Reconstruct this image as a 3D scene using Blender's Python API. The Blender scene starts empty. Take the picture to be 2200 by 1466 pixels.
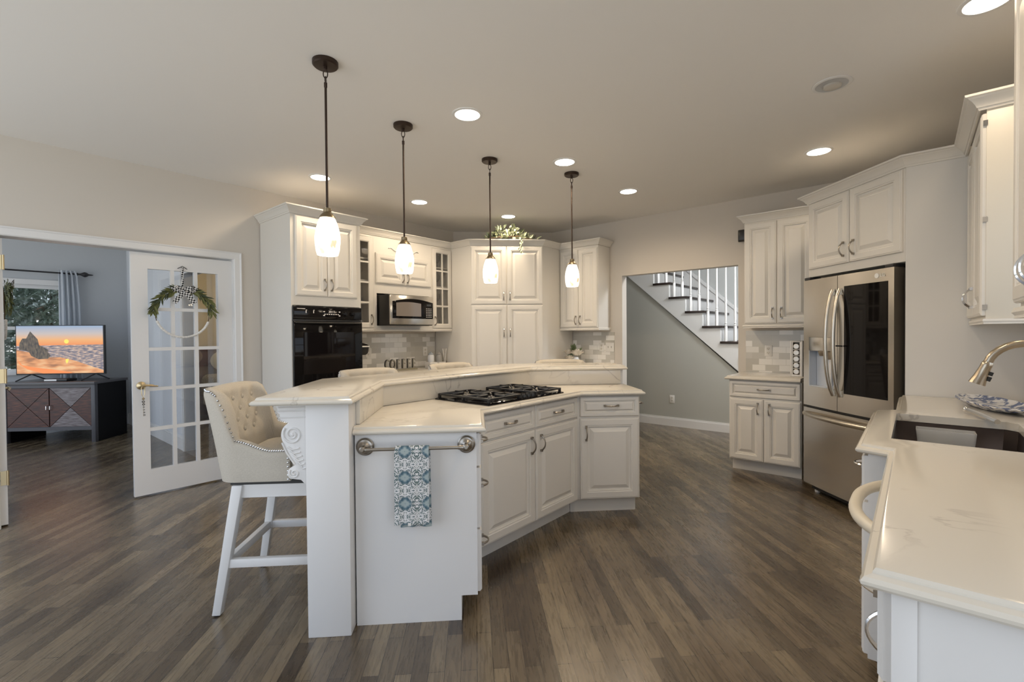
import bpy, bmesh, math, random
from mathutils import Vector, Matrix, geometry
from math import sin, cos, pi, sqrt, radians
random.seed(7)
SC = bpy.context.scene
COL = SC.collection
RT = sqrt(.5)
CEIL = 2.745
# ------------------------------------------------------------------ camera, sky, exposure
def make_camera():
    yaw, pitch, roll, H = radians(4.5643), radians(.8241), radians(-.453), 1.3285
    def T(x, y, z):
        c, s = cos(roll), sin(roll); x, y = c*x-s*y, s*x+c*y
        c, s = cos(pitch), sin(pitch); y, z = y*c-z*s, z*c+y*s
        c, s = cos(yaw), sin(yaw)
        return Vector((x*c+z*s, -x*s+z*c, y))
    cd = bpy.data.cameras.new('camera'); cd.sensor_width = 36; cd.sensor_fit = 'HORIZONTAL'
    cd.lens = 36*1015.469/2200; cd.clip_start = .02; cd.clip_end = 200
    co = bpy.data.objects.new('camera', cd); COL.objects.link(co)
    X, Y, Z = T(1, 0, 0), T(0, 1, 0), -T(0, 0, 1)
    m = Matrix((X, Y, Z)).transposed().to_4x4(); m.translation = (0, 0, H)
    co.matrix_world = m
    SC.camera = co
make_camera()
SC.view_settings.view_transform = 'Standard'
SC.view_settings.look = 'None'
SC.view_settings.gamma = 1
SC.view_settings.use_curve_mapping = False
SC.view_settings.exposure = 0.3
SC.cycles.use_denoising = True
SC.cycles.max_bounces = 7
SC.cycles.diffuse_bounces = 5
SC.cycles.glossy_bounces = 4
SC.cycles.transmission_bounces = 6
SC.cycles.transparent_max_bounces = 8
SC.cycles.sample_clamp_indirect = 4
SC.cycles.caustics_reflective = False
SC.cycles.caustics_refractive = False
WORLD = bpy.data.worlds.new('world'); SC.world = WORLD; WORLD.use_nodes = True
_bg = WORLD.node_tree.nodes['Background']
_bg.inputs['Strength'].default_value = 1.7
_tc = WORLD.node_tree.nodes.new('ShaderNodeTexCoord'); _sx = WORLD.node_tree.nodes.new('ShaderNodeSeparateXYZ'); _rp = WORLD.node_tree.nodes.new('ShaderNodeValToRGB')
WORLD.node_tree.links.new(_tc.outputs['Generated'], _sx.inputs[0]); WORLD.node_tree.links.new(_sx.outputs['Z'], _rp.inputs['Fac']); WORLD.node_tree.links.new(_rp.outputs['Color'], _bg.inputs['Color'])
_e = _rp.color_ramp.elements; _e[0].position = 0.0; _e[0].color = (.84, .87, .88, 1); _e[1].position = .05; _e[1].color = (.74, .84, 1.0, 1)
CAN_POWER, PENDANT_POWER = 30, 1.6
WARM = (1.0, .80, .57)

# ------------------------------------------------------------------ materials
MATS = {}
def mat(name, col=(.8, .8, .8), rough=.5, metal=0, spec=.5, emit=None, estr=1, trans=0, alpha=1, coat=0, aniso=0):
    if name in MATS: return MATS[name]
    m = bpy.data.materials.new(name); m.use_nodes = True
    b = m.node_tree.nodes['Principled BSDF']
    b.inputs['Base Color'].default_value = (*col, 1)
    b.inputs['Roughness'].default_value = rough
    b.inputs['Metallic'].default_value = metal
    b.inputs['Specular IOR Level'].default_value = spec
    b.inputs['Transmission Weight'].default_value = trans
    b.inputs['Alpha'].default_value = alpha
    b.inputs['Coat Weight'].default_value = coat
    b.inputs['Anisotropic'].default_value = aniso
    if emit:
        b.inputs['Emission Color'].default_value = (*emit, 1); b.inputs['Emission Strength'].default_value = estr
    MATS[name] = m
    return m
class NT:
    def __init__(s, m): s.t = m.node_tree; s.b = s.t.nodes['Principled BSDF']
    def n(s, typ, **kw):
        nd = s.t.nodes.new('ShaderNode'+typ)
        for k, v in kw.items():
            if k in nd.inputs: nd.inputs[k].default_value = v
            else: setattr(nd, k, v)
        return nd
    def l(s, a, b): s.t.links.new(a, b)
    def coords(s, scale=(1, 1, 1), rot=(0, 0, 0), kind='Object'):
        tc = s.n('TexCoord'); mp = s.n('Mapping'); mp.inputs['Scale'].default_value = scale; mp.inputs['Rotation'].default_value = rot
        s.l(tc.outputs[kind], mp.inputs['Vector']); return mp.outputs['Vector']
    def ramp(s, fac, stops, interp='LINEAR'):
        r = s.n('ValToRGB'); r.color_ramp.interpolation = interp
        e = r.color_ramp.elements
        while len(e) < len(stops): e.new(.5)
        for q, (p, c) in zip(e, stops): q.position = p; q.color = (*c, 1) if len(c) == 3 else c
        s.l(fac, r.inputs['Fac']); return r.outputs['Color']
    def mix(s, fac, a, b, typ='MIX'):
        m = s.n('Mix'); m.data_type = 'RGBA'; m.blend_type = typ
        for sock, v in ((m.inputs['Factor'], fac), (m.inputs['A'] if False else m.inputs[6], a), (m.inputs[7], b)):
            if hasattr(v, 'node'): s.l(v, sock)
            else: sock.default_value = v if isinstance(v, (int, float)) else (*v, 1)
        return m.outputs[2]
    def bump(s, h, strength=.2, dist=.002):
        b = s.n('Bump'); b.inputs['Strength'].default_value = strength; b.inputs['Distance'].default_value = dist
        s.l(h, b.inputs['Height']); s.l(b.outputs['Normal'], s.b.inputs['Normal'])
    def col(s, c): s.l(c, s.b.inputs['Base Color'])

M_CAB = mat('cabinet_white', (.74, .71, .655), .38)
M_WALL = mat('wall_beige', (.63, .585, .525), .7)
M_CEIL = mat('ceiling_paint', (.82, .80, .77), .85)
M_TRIM = mat('trim_white', (.76, .755, .745), .35)
M_STUDYWALL = mat('study_grey', (.52, .54, .56), .8)
M_HALLWALL = mat('hall_grey_green', (.43, .43, .39), .8)
M_BEDWALL = mat('bedroom_cream', (.72, .60, .38), .8)
M_ISL = mat('island_white', (.71, .70, .685), .42)
M_NICKEL = mat('brushed_nickel', (.36, .33, .29), .3, 1)
M_CHROME = mat('polished_chrome', (.75, .75, .76), .12, 1)
M_FAUCET = mat('faucet_nickel', (.42, .36, .28), .27, 1)
M_BRONZE = mat('oil_rubbed_bronze', (.045, .028, .02), .4, .6)
M_CAPB = mat('antique_brass_cap', (.22, .17, .10), .35, .8)
M_BRASS = mat('brass', (.62, .50, .30), .3, 1)
M_BLACK = mat('black_gloss', (.006, .005, .005), .06, spec=.3)
M_BLACKG = mat('black_glass', (.006, .005, .005), .04, spec=.22)
M_IRON = mat('cast_iron', (.012, .012, .013), .38)
M_DARKM = mat('dark_metal', (.02, .02, .022), .4)
M_BLACKP = mat('black_plastic', (.012, .012, .012), .35)
M_WHITEP = mat('white_plastic', (.75, .73, .69), .35)
M_SLOT = mat('outlet_slot', (.12, .10, .08), .5)
M_GREYT = mat('panel_print', (.55, .53, .50), .5)
M_STUDYFLOORGAP = mat('threshold_shadow_gap', (.02, .02, .02), .6)
M_BISQUE = mat('bisque_enamel', (.66, .60, .49), .35)
M_GLASS = mat('clear_glass', (.95, .97, .97), .02, trans=1, alpha=.22)
M_CADDY = mat('frosted_caddy', (.80, .79, .76), .15, alpha=.38)
M_GLASSW = mat('glassware', (.92, .94, .93), .03, trans=1, alpha=.35)
M_TREAD = mat('tread_walnut', (.022, .012, .009), .3)
M_LEAF = mat('sage_leaf', (.17, .18, .06), .6)
M_LEAFG = mat('garland_leaf', (.36, .40, .27), .6)
M_LEAFD = mat('dark_leaf', (.06, .075, .035), .6)
M_PETAL = mat('ivory_petal', (.80, .74, .64), .6)
M_TWIG = mat('twig_brown', (.10, .06, .03), .8)
M_BEAD = mat('bead_white', (.78, .76, .72), .5)
M_SHEER = mat('curtain_white', (.88, .89, .90), .8)
M_PORC = mat('porcelain_white', (.74, .75, .77), .2)
M_STONEW = mat('stoneware_grey', (.36, .35, .33), .5)
M_CANLENS = mat('can_lens', (.9, .9, .9), .5, emit=(1, .93, .82), estr=7)
M_CANBAF = mat('can_baffle', (.52, .53, .54), .5)
M_LED = mat('panel_glyphs', (.6, .55, .5), .4, emit=(.8, .72, .6), estr=.35)
M_QUILT = mat('bed_quilt', (.50, .46, .36), .9)
M_HEADB = mat('mahogany', (.09, .022, .012), .35)
M_PILLOW = mat('pillow_cream', (.72, .66, .50), .9)
M_STEELIN = mat('sink_steel', (.11, .085, .075), .3, .9)
M_LOGO = mat('logo_silver', (.88, .87, .84), .45, 0)
M_DISP = mat('dispenser_grey', (.58, .62, .68), .3, .2)

def build_mats():
    # floor: dark stained narrow boards running diagonally to the walls
    m = mat('floor_wood', (.05, .04, .03), .28, spec=.7, coat=.35); N = NT(m)
    v = N.coords(rot=(0, 0, radians(90)))
    br = N.n('TexBrick'); N.l(v, br.inputs['Vector'])
    br.offset = .37; br.offset_frequency = 2; br.squash = 1
    br.inputs['Color1'].default_value = (0, 0, 0, 1); br.inputs['Color2'].default_value = (1, 1, 1, 1); br.inputs['Mortar'].default_value = (.5, .5, .5, 1)
    br.inputs['Scale'].default_value = 1; br.inputs['Mortar Size'].default_value = .0011; br.inputs['Brick Width'].default_value = .62; br.inputs['Row Height'].default_value = .064
    g = N.n('TexNoise'); N.l(N.coords(scale=(38, 3.2, 8)), g.inputs['Vector']); g.inputs['Scale'].default_value = 2.2; g.inputs['Detail'].default_value = 7; g.inputs['Distortion'].default_value = .6
    g2 = N.n('TexNoise'); N.l(N.coords(scale=(2.5, .9, 1)), g2.inputs['Vector']); g2.inputs['Scale'].default_value = 1.6; g2.inputs['Detail'].default_value = 4
    base = N.ramp(br.outputs['Color'], [(0, (.060, .043, .027)), (.45, (.118, .091, .058)), (1, (.188, .149, .096))])
    gr = N.ramp(g.outputs['Fac'], [(.3, (.35, .31, .28)), (.5, (1, 1, 1)), (.72, (1.5, 1.45, 1.38))])
    c = N.mix(.5, base, gr, 'MULTIPLY')
    c2 = N.ramp(g2.outputs['Fac'], [(.32, (.45, .36, .32)), (.62, (1.2, 1.18, 1.14))])
    c = N.mix(.6, c, c2, 'MULTIPLY')
    c = N.mix(br.outputs['Fac'], c, (.012, .008, .006))
    N.col(c); N.b.inputs['Coat Roughness'].default_value = .22
    rr = N.n('MapRange'); N.l(g.outputs['Fac'], rr.inputs['Value']); rr.inputs['To Min'].default_value = .20; rr.inputs['To Max'].default_value = .36
    N.l(rr.outputs['Result'], m.node_tree.nodes['Principled BSDF'].inputs['Roughness'])
    N.bump(g.outputs['Fac'], .06, .001)
    # quartz with faint veins
    m = mat('quartz', (.66, .618, .54), .13); N = NT(m)
    ns = N.n('TexNoise'); N.l(N.coords(scale=(1, 1, 1)), ns.inputs['Vector']); ns.inputs['Scale'].default_value = 1.6; ns.inputs['Detail'].default_value = 9; ns.inputs['Distortion'].default_value = 1.2
    vein = N.ramp(ns.outputs['Fac'], [(.491, (0, 0, 0)), (.5, (1, 1, 1)), (.509, (0, 0, 0))])
    n2 = N.n('TexNoise'); N.l(N.coords(), n2.inputs['Vector']); n2.inputs['Scale'].default_value = 1.1
    msk = N.ramp(n2.outputs['Fac'], [(.42, (0, 0, 0)), (.6, (.9, .9, .9))])
    N.col(N.mix(N.mix(1, vein, msk, 'MULTIPLY'), (.66, .618, .54), (.40, .36, .315)))
    # glass tile backsplash
    m = mat('backsplash_tile', (.6, .58, .53), .15); N = NT(m)
    br = N.n('TexBrick'); N.l(N.coords(rot=(radians(90), 0, 0)), br.inputs['Vector'])
    br.offset = .5
    br.inputs['Color1'].default_value = (0, 0, 0, 1); br.inputs['Color2'].default_value = (1, 1, 1, 1); br.inputs['Mortar'].default_value = (.3, .3, .3, 1)
    br.inputs['Scale'].default_value = 1; br.inputs['Mortar Size'].default_value = .0015; br.inputs['Brick Width'].default_value = .125; br.inputs['Row Height'].default_value = .062
    N.col(N.ramp(br.outputs['Color'], [(0, (.50, .48, .43)), (.45, (.56, .545, .50)), (.62, (.60, .58, .54)), (.78, (.80, .78, .74)), (1, (.82, .80, .76))]))
    # brushed stainless
    mat('stainless', (.66, .63, .585), .2, 1)
    # linen
    m = mat('linen', (.5, .46, .4), .9, spec=.2); N = NT(m)
    ns = N.n('TexNoise'); N.l(N.coords(scale=(1, 1, 3)), ns.inputs['Vector']); ns.inputs['Scale'].default_value = 220; ns.inputs['Detail'].default_value = 2
    N.col(N.ramp(ns.outputs['Fac'], [(.3, (.45, .41, .345)), (.7, (.56, .515, .44))])); N.bump(ns.outputs['Fac'], .15, .001)
    # mottled pendant glass
    m = mat('pendant_glass', (.9, .85, .75), .3); N = NT(m)
    ns = N.n('TexNoise'); N.l(N.coords(scale=(1, 1, .45)), ns.inputs['Vector']); ns.inputs['Scale'].default_value = 38; ns.inputs['Detail'].default_value = 6
    n2 = N.n('TexNoise'); N.l(N.coords(), n2.inputs['Vector']); n2.inputs['Scale'].default_value = 7
    k = N.mix(1, N.ramp(ns.outputs['Fac'], [(.44, (0, 0, 0)), (.56, (1, 1, 1))]), N.ramp(n2.outputs['Fac'], [(.44, (0, 0, 0)), (.58, (1, 1, 1))]), 'MULTIPLY')
    N.l(N.mix(k, (1, .92, .78), (.20, .125, .05)), N.b.inputs['Emission Color'])
    N.b.inputs['Emission Strength'].default_value = 2.3
    # printed tea towel
    m = mat('towel_print', (.7, .7, .7), .9); N = NT(m)
    tc = N.n('TexCoord'); sp = N.n('SeparateXYZ'); N.l(tc.outputs['Object'], sp.inputs[0])
    ax = N.n('Math', operation='PINGPONG'); N.l(sp.outputs['X'], ax.inputs[0]); ax.inputs[1].default_value = .052
    az = N.n('Math', operation='PINGPONG'); N.l(sp.outputs['Z'], az.inputs[0]); az.inputs[1].default_value = .058
    cb = N.n('CombineXYZ'); N.l(ax.outputs[0], cb.inputs[0]); N.l(az.outputs[0], cb.inputs[2])
    vo = N.n('TexVoronoi'); N.l(cb.outputs[0], vo.inputs['Vector']); vo.inputs['Scale'].default_value = 42
    ns = N.n('TexNoise'); N.l(cb.outputs[0], ns.inputs['Vector']); ns.inputs['Scale'].default_value = 62; ns.inputs['Detail'].default_value = 3; ns.inputs['Distortion'].default_value = 2.5
    ln = N.n('Vector Math'.replace(' ', ''), operation='LENGTH'); N.l(cb.outputs[0], ln.inputs[0])
    med = N.ramp(ln.outputs['Value'], [(.0, (1, 1, 1)), (.027, (1, 1, 1)), (.029, (0, 0, 0))])
    bgc = N.ramp(ns.outputs['Fac'], [(.40, (.06, .11, .13)), (.46, (.16, .20, .17)), (.49, (.70, .69, .69)), (.60, (.72, .71, .71)), (.64, (.10, .14, .11))])
    mdc = N.ramp(vo.outputs['Distance'], [(.1, (.03, .075, .105)), (.35, (.10, .17, .21)), (.6, (.34, .40, .40))])
    N.col(N.mix(med, bgc, mdc))
    # rustic console planks
    m = mat('rustic_planks', (.1, .03, .02), .4); N = NT(m)
    ns = N.n('TexNoise'); N.l(N.coords(scale=(3, 3, 40)), ns.inputs['Vector']); ns.inputs['Scale'].default_value = 3; ns.inputs['Detail'].default_value = 6
    N.col(N.ramp(ns.outputs['Fac'], [(.35, (.010, .003, .002)), (.52, (.060, .013, .007)), (.7, (.15, .045, .02))]))
    m = mat('weathered_planks', (.2, .17, .16), .5); N = NT(m)
    ns = N.n('TexNoise'); N.l(N.coords(scale=(3, 3, 60)), ns.inputs['Vector']); ns.inputs['Scale'].default_value = 3; ns.inputs['Detail'].default_value = 6
    N.col(N.ramp(ns.outputs['Fac'], [(.35, (.05, .03, .03)), (.55, (.22, .19, .19)), (.75, (.42, .40, .42))]))
    # gingham ribbon
    m = mat('gingham', (.5, .5, .5), .8); N = NT(m)
    ck = N.n('TexChecker'); N.l(N.coords(rot=(.0, .6, .0)), ck.inputs['Vector']); ck.inputs['Scale'].default_value = 75
    ck.inputs['Color1'].default_value = (.75, .74, .72, 1); ck.inputs['Color2'].default_value = (.008, .008, .01, 1); N.col(ck.outputs['Color'])
    N = NT(M_SHEER); tr = N.n('BsdfTranslucent'); tr.inputs['Color'].default_value = (.85, .88, .92, 1); mx = N.n('MixShader'); mx.inputs[0].default_value = .7
    N.l(N.b.outputs[0], mx.inputs[1]); N.l(tr.outputs[0], mx.inputs[2]); N.l(mx.outputs[0], M_SHEER.node_tree.nodes['Material Output'].inputs[0])
    # quilt print
    N = NT(M_QUILT); vo = N.n('TexVoronoi'); N.l(N.coords(), vo.inputs['Vector']); vo.inputs['Scale'].default_value = 40
    N.col(N.ramp(vo.outputs['Distance'], [(.2, (.62, .58, .48)), (.5, (.30, .27, .20))]))
    # blue and white plate print
    m = mat('blue_print', (.7, .7, .75), .25); N = NT(m)
    ns = N.n('TexNoise'); N.l(N.coords(), ns.inputs['Vector']); ns.inputs['Scale'].default_value = 26; ns.inputs['Detail'].default_value = 4
    N.col(N.ramp(ns.outputs['Fac'], [(.46, (.10, .14, .28)), (.52, (.74, .75, .77))]))
    # shrubs beyond the study window
    m = mat('evergreen', (.06, .1, .06), .6); N = NT(m)
    ns = N.n('TexNoise'); N.l(N.coords(), ns.inputs['Vector']); ns.inputs['Scale'].default_value = 5
    N.col(N.ramp(ns.outputs['Fac'], [(.3, (.05, .085, .055)), (.5, (.17, .23, .17)), (.7, (.48, .54, .50))]))
build_mats()
M_FLOOR, M_QUARTZ, M_TILE, M_STEEL, M_LINEN = (MATS[k] for k in ('floor_wood', 'quartz', 'backsplash_tile', 'stainless', 'linen'))
M_PGLASS, M_TOWEL, M_RUST, M_WEATH, M_GING, M_BLUE, M_EVER = (MATS[k] for k in ('pendant_glass', 'towel_print', 'rustic_planks', 'weathered_planks', 'gingham', 'blue_print', 'evergreen'))

# ------------------------------------------------------------------ mesh helpers
def P(u, v): return ((u+v)*RT, (u-v)*RT)
def offset_path(pts, d, closed):
    n = len(pts); out = []
    for i in range(n):
        p = Vector(pts[i])
        a = Vector(pts[(i-1) % n]) if closed or i > 0 else None
        b = Vector(pts[(i+1) % n]) if closed or i < n-1 else None
        def nrm(s, e): t = (e-s).normalized(); return Vector((t.y, -t.x))
        if a is None: q = p+nrm(p, b)*d
        elif b is None: q = p+nrm(a, p)*d
        else:
            n1, n2 = nrm(a, p), nrm(p, b); m = n1+n2
            q = p+m*(d/max(.2, 1+n1.dot(n2)))
        out.append((q.x, q.y))
    return out
class MB:
    def __init__(s): s.v = []; s.f = []; s.mi = []; s.M = Matrix(); s.m = 0
    def add(s, vs, fs):
        b = len(s.v)
        s.v += [s.M @ Vector(p) for p in vs]
        s.f += [tuple(b+i for i in f) for f in fs]; s.mi += [s.m]*len(fs); return s
    def box(s, x0, x1, y0, y1, z0, z1):
        return s.add([(x, y, z) for z in (z0, z1) for x, y in ((x0, y0), (x1, y0), (x1, y1), (x0, y1))],
                     [(3, 2, 1, 0), (4, 5, 6, 7), (0, 1, 5, 4), (1, 2, 6, 5), (2, 3, 7, 6), (3, 0, 4, 7)])
    def loops(s, ls, cap0=True, cap1=True, closed=True):
        n = len(ls[0]); vs = [p for l in ls for p in l]; fs = []
        for k in range(len(ls)-1):
            for i in range(n if closed else n-1):
                j = (i+1) % n; fs.append((k*n+i, k*n+j, (k+1)*n+j, (k+1)*n+i))
        if cap0: fs.append(tuple(reversed(range(n))))
        if cap1: fs.append(tuple((len(ls)-1)*n+i for i in range(n)))
        return s.add(vs, fs)
    def prism(s, poly, z0, z1): return s.loops([[(x, y, z0) for x, y in poly], [(x, y, z1) for x, y in poly]])
    def prism_y(s, poly, y0, y1): return s.loops([[(x, y0, z) for x, z in poly], [(x, y1, z) for x, z in poly]])
    def prism_x(s, poly, x0, x1): return s.loops([[(x0, y, z) for y, z in poly], [(x1, y, z) for y, z in poly]])
    def lathe(s, prof, n=24, c=(0, 0, 0), cap0=True, cap1=True, axis='z'):
        ls = []
        for r_, z in prof:
            l = []
            for i in range(n):
                a = 2*pi*i/n; q = (r_*cos(a), r_*sin(a), z)
                if axis == 'y': q = (q[0], z, q[1])
                if axis == 'x': q = (z, q[0], q[1])
                l.append((q[0]+c[0], q[1]+c[1], q[2]+c[2]))
            ls.append(l)
        return s.loops(ls, cap0, cap1)
    def sphere(s, c, rx, ry=None, rz=None, n=12, k=8):
        ry = rx if ry is None else ry; rz = rx if rz is None else rz
        ls = [[(c[0]+rx*sin(pi*j/k)*cos(2*pi*i/n), c[1]+ry*sin(pi*j/k)*sin(2*pi*i/n), c[2]-rz*cos(pi*j/k)) for i in range(n)] for j in range(k+1)]
        ls[0] = [(c[0]+rx*.02*cos(2*pi*i/n), c[1]+ry*.02*sin(2*pi*i/n), c[2]-rz) for i in range(n)]
        ls[-1] = [(c[0]+rx*.02*cos(2*pi*i/n), c[1]+ry*.02*sin(2*pi*i/n), c[2]+rz) for i in range(n)]
        return s.loops(ls)
    def tube(s, path, r_, n=8, closed=False, sx=1.0):
        path = [Vector(p) for p in path]; m = len(path); ls = []; up = None
        rs = r_ if isinstance(r_, (list, tuple)) else [r_]*m
        for i, p in enumerate(path):
            a = path[i-1] if (i > 0 or closed) else p; b = path[(i+1) % m] if (i < m-1 or closed) else p
            t = (b-a).normalized()
            if up is None:
                up = Vector((0, 0, 1)) if abs(t.z) < .9 else Vector((1, 0, 0))
            x = t.cross(up)
            if x.length < 1e-5: x = t.orthogonal()
            x.normalize(); y = x.cross(t).normalized(); up = y
            ls.append([p+x*(rs[i]*sx*cos(2*pi*k/n))+y*(rs[i]*sin(2*pi*k/n)) for k in range(n)])
        if closed: return s.loops(ls+[ls[0]], False, False)
        return s.loops(ls)
    def sweep(s, path, prof, closed=False):
        """mouldings: path in plan, prof = (out, z) with out to the right-hand side of travel"""
        cols = [offset_path(path, o, closed) for o, z in prof]; n = len(path)
        ls = [[(*cols[k][i], prof[k][1]) for k in range(len(prof))] for i in range(n)]
        if closed: return s.loops(ls+[ls[0]], False, False)
        return s.loops(ls, True, True)
    def beam(s, a, b, w, h=None):
        h = w if h is None else h; a, b = Vector(a), Vector(b); t = (b-a).normalized()
        x = t.cross(Vector((0, 0, 1)))
        if x.length < 1e-4: x = Vector((1, 0, 0))
        x.normalize(); y = x.cross(t)
        q = lambda p: [p-x*w/2-y*h/2, p+x*w/2-y*h/2, p+x*w/2+y*h/2, p-x*w/2+y*h/2]
        return s.loops([q(a), q(b)])
    def taper(s, a, b, w0, w1):
        a, b = Vector(a), Vector(b)
        q = lambda p, w: [(p.x-w/2, p.y-w/2, p.z), (p.x+w/2, p.y-w/2, p.z), (p.x+w/2, p.y+w/2, p.z), (p.x-w/2, p.y+w/2, p.z)]
        return s.loops([q(a, w0), q(b, w1)])
    def build(s, name, mats, parent=None, bevel=0, seg=2, smooth=.65, sub=0, loc=None, rot=0):
        bm = bmesh.new(); vs = [bm.verts.new(p) for p in s.v]
        for f, mi in zip(s.f, s.mi):
            try:
                fc = bm.faces.new([vs[i] for i in f]); fc.material_index = mi
            except ValueError: pass
        bmesh.ops.remove_doubles(bm, verts=bm.verts, dist=1e-5)
        bmesh.ops.recalc_face_normals(bm, faces=bm.faces)
        if bevel:
            es = [e for e in bm.edges if len(e.link_faces) == 2 and e.calc_face_angle(0) > .5]
            bmesh.ops.bevel(bm, geom=es, offset=bevel, segments=seg, affect='EDGES', profile=.5, clamp_overlap=True)
        for f in bm.faces: f.smooth = True
        for e in bm.edges: e.smooth = e.calc_face_angle(0) < smooth if len(e.link_faces) == 2 else False
        me = bpy.data.meshes.new(name); bm.to_mesh(me); bm.free()
        for m in (mats if isinstance(mats, (list, tuple)) else [mats]): me.materials.append(m)
        o = bpy.data.objects.new(name, me); COL.objects.link(o)
        if parent is not None: o.parent = parent
        if loc is not None: o.location = loc
        if rot: o.rotation_euler = (0, 0, rot)
        if sub:
            md = o.modifiers.new('smooth', 'SUBSURF'); md.levels = sub; md.render_levels = sub
        return o
def thing(name, label, cat, xy=(0, 0), a=0, z=0, group=None):
    o = bpy.data.objects.new(name, None); o.empty_display_size = .1; COL.objects.link(o)
    o.location = (xy[0], xy[1], z); o.rotation_euler = (0, 0, radians(a))
    o['label'] = label; o['category'] = cat
    if group: o['group'] = group
    return o
def tag(o, label, cat, group=None):
    o['label'] = label; o['category'] = cat
    if group: o['group'] = group
    return o
def struct(o): o['kind'] = 'structure'; return o
def lab(o, t): o['label'] = t; return o
def copy_tree(o, parent=None):
    c = o.copy(); COL.objects.link(c)
    if parent is not None: c.parent = parent
    for ch in list(o.children): copy_tree(ch, c)
    return c
def text_mesh(name, body, size, mat_, parent, M, ext=.001, align='CENTER'):
    cu = bpy.data.curves.new(name, 'FONT'); cu.body = body; cu.size = size; cu.extrude = ext; cu.align_x = align; cu.align_y = 'CENTER'
    t = bpy.data.objects.new(name+'_src', cu); COL.objects.link(t)
    dg = bpy.context.evaluated_depsgraph_get(); dg.update()
    me = bpy.data.meshes.new_from_object(t.evaluated_get(dg)); me.transform(M); me.name = name
    bpy.data.objects.remove(t); bpy.data.curves.remove(cu)
    me.materials.clear(); me.materials.append(mat_)
    o = bpy.data.objects.new(name, me); COL.objects.link(o); o.parent = parent
    return o
FRONT = Matrix.Rotation(radians(90), 4, 'X')          # lettering on a front that faces local -Y

# ------------------------------------------------------------------ joinery
def raised(w, h, fr=.058, t=.020):
    """raised-panel front, x 0..w, z 0..h, back at y=0, face towards -y"""
    k = min(1, fr/.058)
    prof = [(0, 0), (0, -t*.6), (.004, -t*.85), (.009*k, -t*.85), (.012*k, -t), (fr-.008*k, -t), (fr-.004*k, -t*.82), (fr+.003*k, -t*.82), (fr+.006*k, -t*.32), (fr+.016*k, -t*.24), (fr+.040*k, -t*.84), (fr+.043*k, -t*.92)]
    b = MB(); b.loops([[(i, y, i), (w-i, y, i), (w-i, y, h-i), (i, y, h-i)] for i, y in prof], True, True)
    return b
def pull(parent, x, z, vertical=True, y=-.020, mt=None, L=.098, proj=.03):
    b = MB(); n = 10; path = []
    for i in range(n+1):
        q = -1+2*i/n; d = proj*(1-abs(q)**2.2)+.008
        path.append((x, y-d, z+q*L/2) if vertical else (x+q*L/2, y-d, z))
    b.tube(path, [.0042+.0018*abs(1-2*i/n) for i in range(n+1)], 6)
    for q in (-1, 1):
        cx, cz = (x, z+q*L/2) if vertical else (x+q*L/2, z)
        b.box(cx-.0075, cx+.0075, y-.014, y, cz-.0075, cz+.0075)
    return b.build('handle', mt or M_NICKEL, parent, smooth=.9)
def front(parent, x0, x1, z0, z1, kind='door', handle=None, mt=None, hm=None, fr=None):
    b = raised(x1-x0, z1-z0, fr or (.058 if kind == 'door' else .030))
    o = b.build(kind, mt or M_CAB, parent, loc=(x0, 0, z0), smooth=.3)
    if handle:
        hx, hz, vert = handle
        pull(o, hx-x0, hz-z0, vert, mt=hm)
    return o
def glass_front(parent, x0, x1, z0, z1, cols, rows, handle=None):
    w, h = x1-x0, z1-z0; fr = .055; b = MB()
    prof = [(0, 0), (0, -.013), (.005, -.019), (fr-.01, -.019), (fr, -.012), (fr, 0)]
    b.loops([[(i, y, i), (w-i, y, i), (w-i, y, h-i), (i, y, h-i)] for i, y in prof]+[[(0, 0, 0), (w, 0, 0), (w, 0, h), (0, 0, h)]], False, False)
    iw, ih = w-2*fr, h-2*fr
    for c in range(1, cols): x = fr+iw*c/cols; b.box(x-.009, x+.009, -.016, -.002, fr, h-fr)
    for r_ in range(1, rows): z = fr+ih*r_/rows; b.box(fr, w-fr, -.0155, -.0025, z-.009, z+.009)
    o = b.build('door', M_CAB, parent, loc=(x0, 0, z0), smooth=.3)
    g = MB(); g.box(fr-.004, w-fr+.004, -.008, -.005, fr-.004, h-fr+.004); g.build('pane', M_GLASS, o)
    if handle: pull(o, handle[0]-x0, handle[1]-z0, True)
    return o
CROWN = [(0, 0), (.008, 0), (.012, .012), (.016, .012), (.022, .026), (.034, .042), (.044, .05), (.048, .056), (.058, .060), (.060, .070), (0, .070)]
RAIL = [(0, 0), (.012, 0), (.016, -.012), (.010, -.020), (.012, -.028), (0, -.028)]
OGEE = [(0, 0), (.005, -.0015), (.009, -.007), (.0095, -.011), (.013, -.0125), (.021, -.016), (.026, -.023), (.025, -.029), (.019, -.035), (0, -.035)]
def offset_edges(pts, ds):
    """closed counter-clockwise outline, edge i (point i to i+1) moved outwards by ds[i]"""
    n = len(pts); L = []
    for i in range(n):
        a, b = Vector(pts[i]), Vector(pts[(i+1) % n]); t = (b-a).normalized(); L.append((a+Vector((t.y, -t.x))*ds[i], t))
    out = []
    for i in range(n):
        (p, t), (q, w) = L[i-1], L[i]; den = t.x*w.y-t.y*w.x
        k = 0 if abs(den) < 1e-6 else ((q.x-p.x)*w.y-(q.y-p.y)*w.x)/den
        r_ = p+t*k if abs(den) > 1e-6 else q
        out.append((r_.x, r_.y))
    return out
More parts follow.
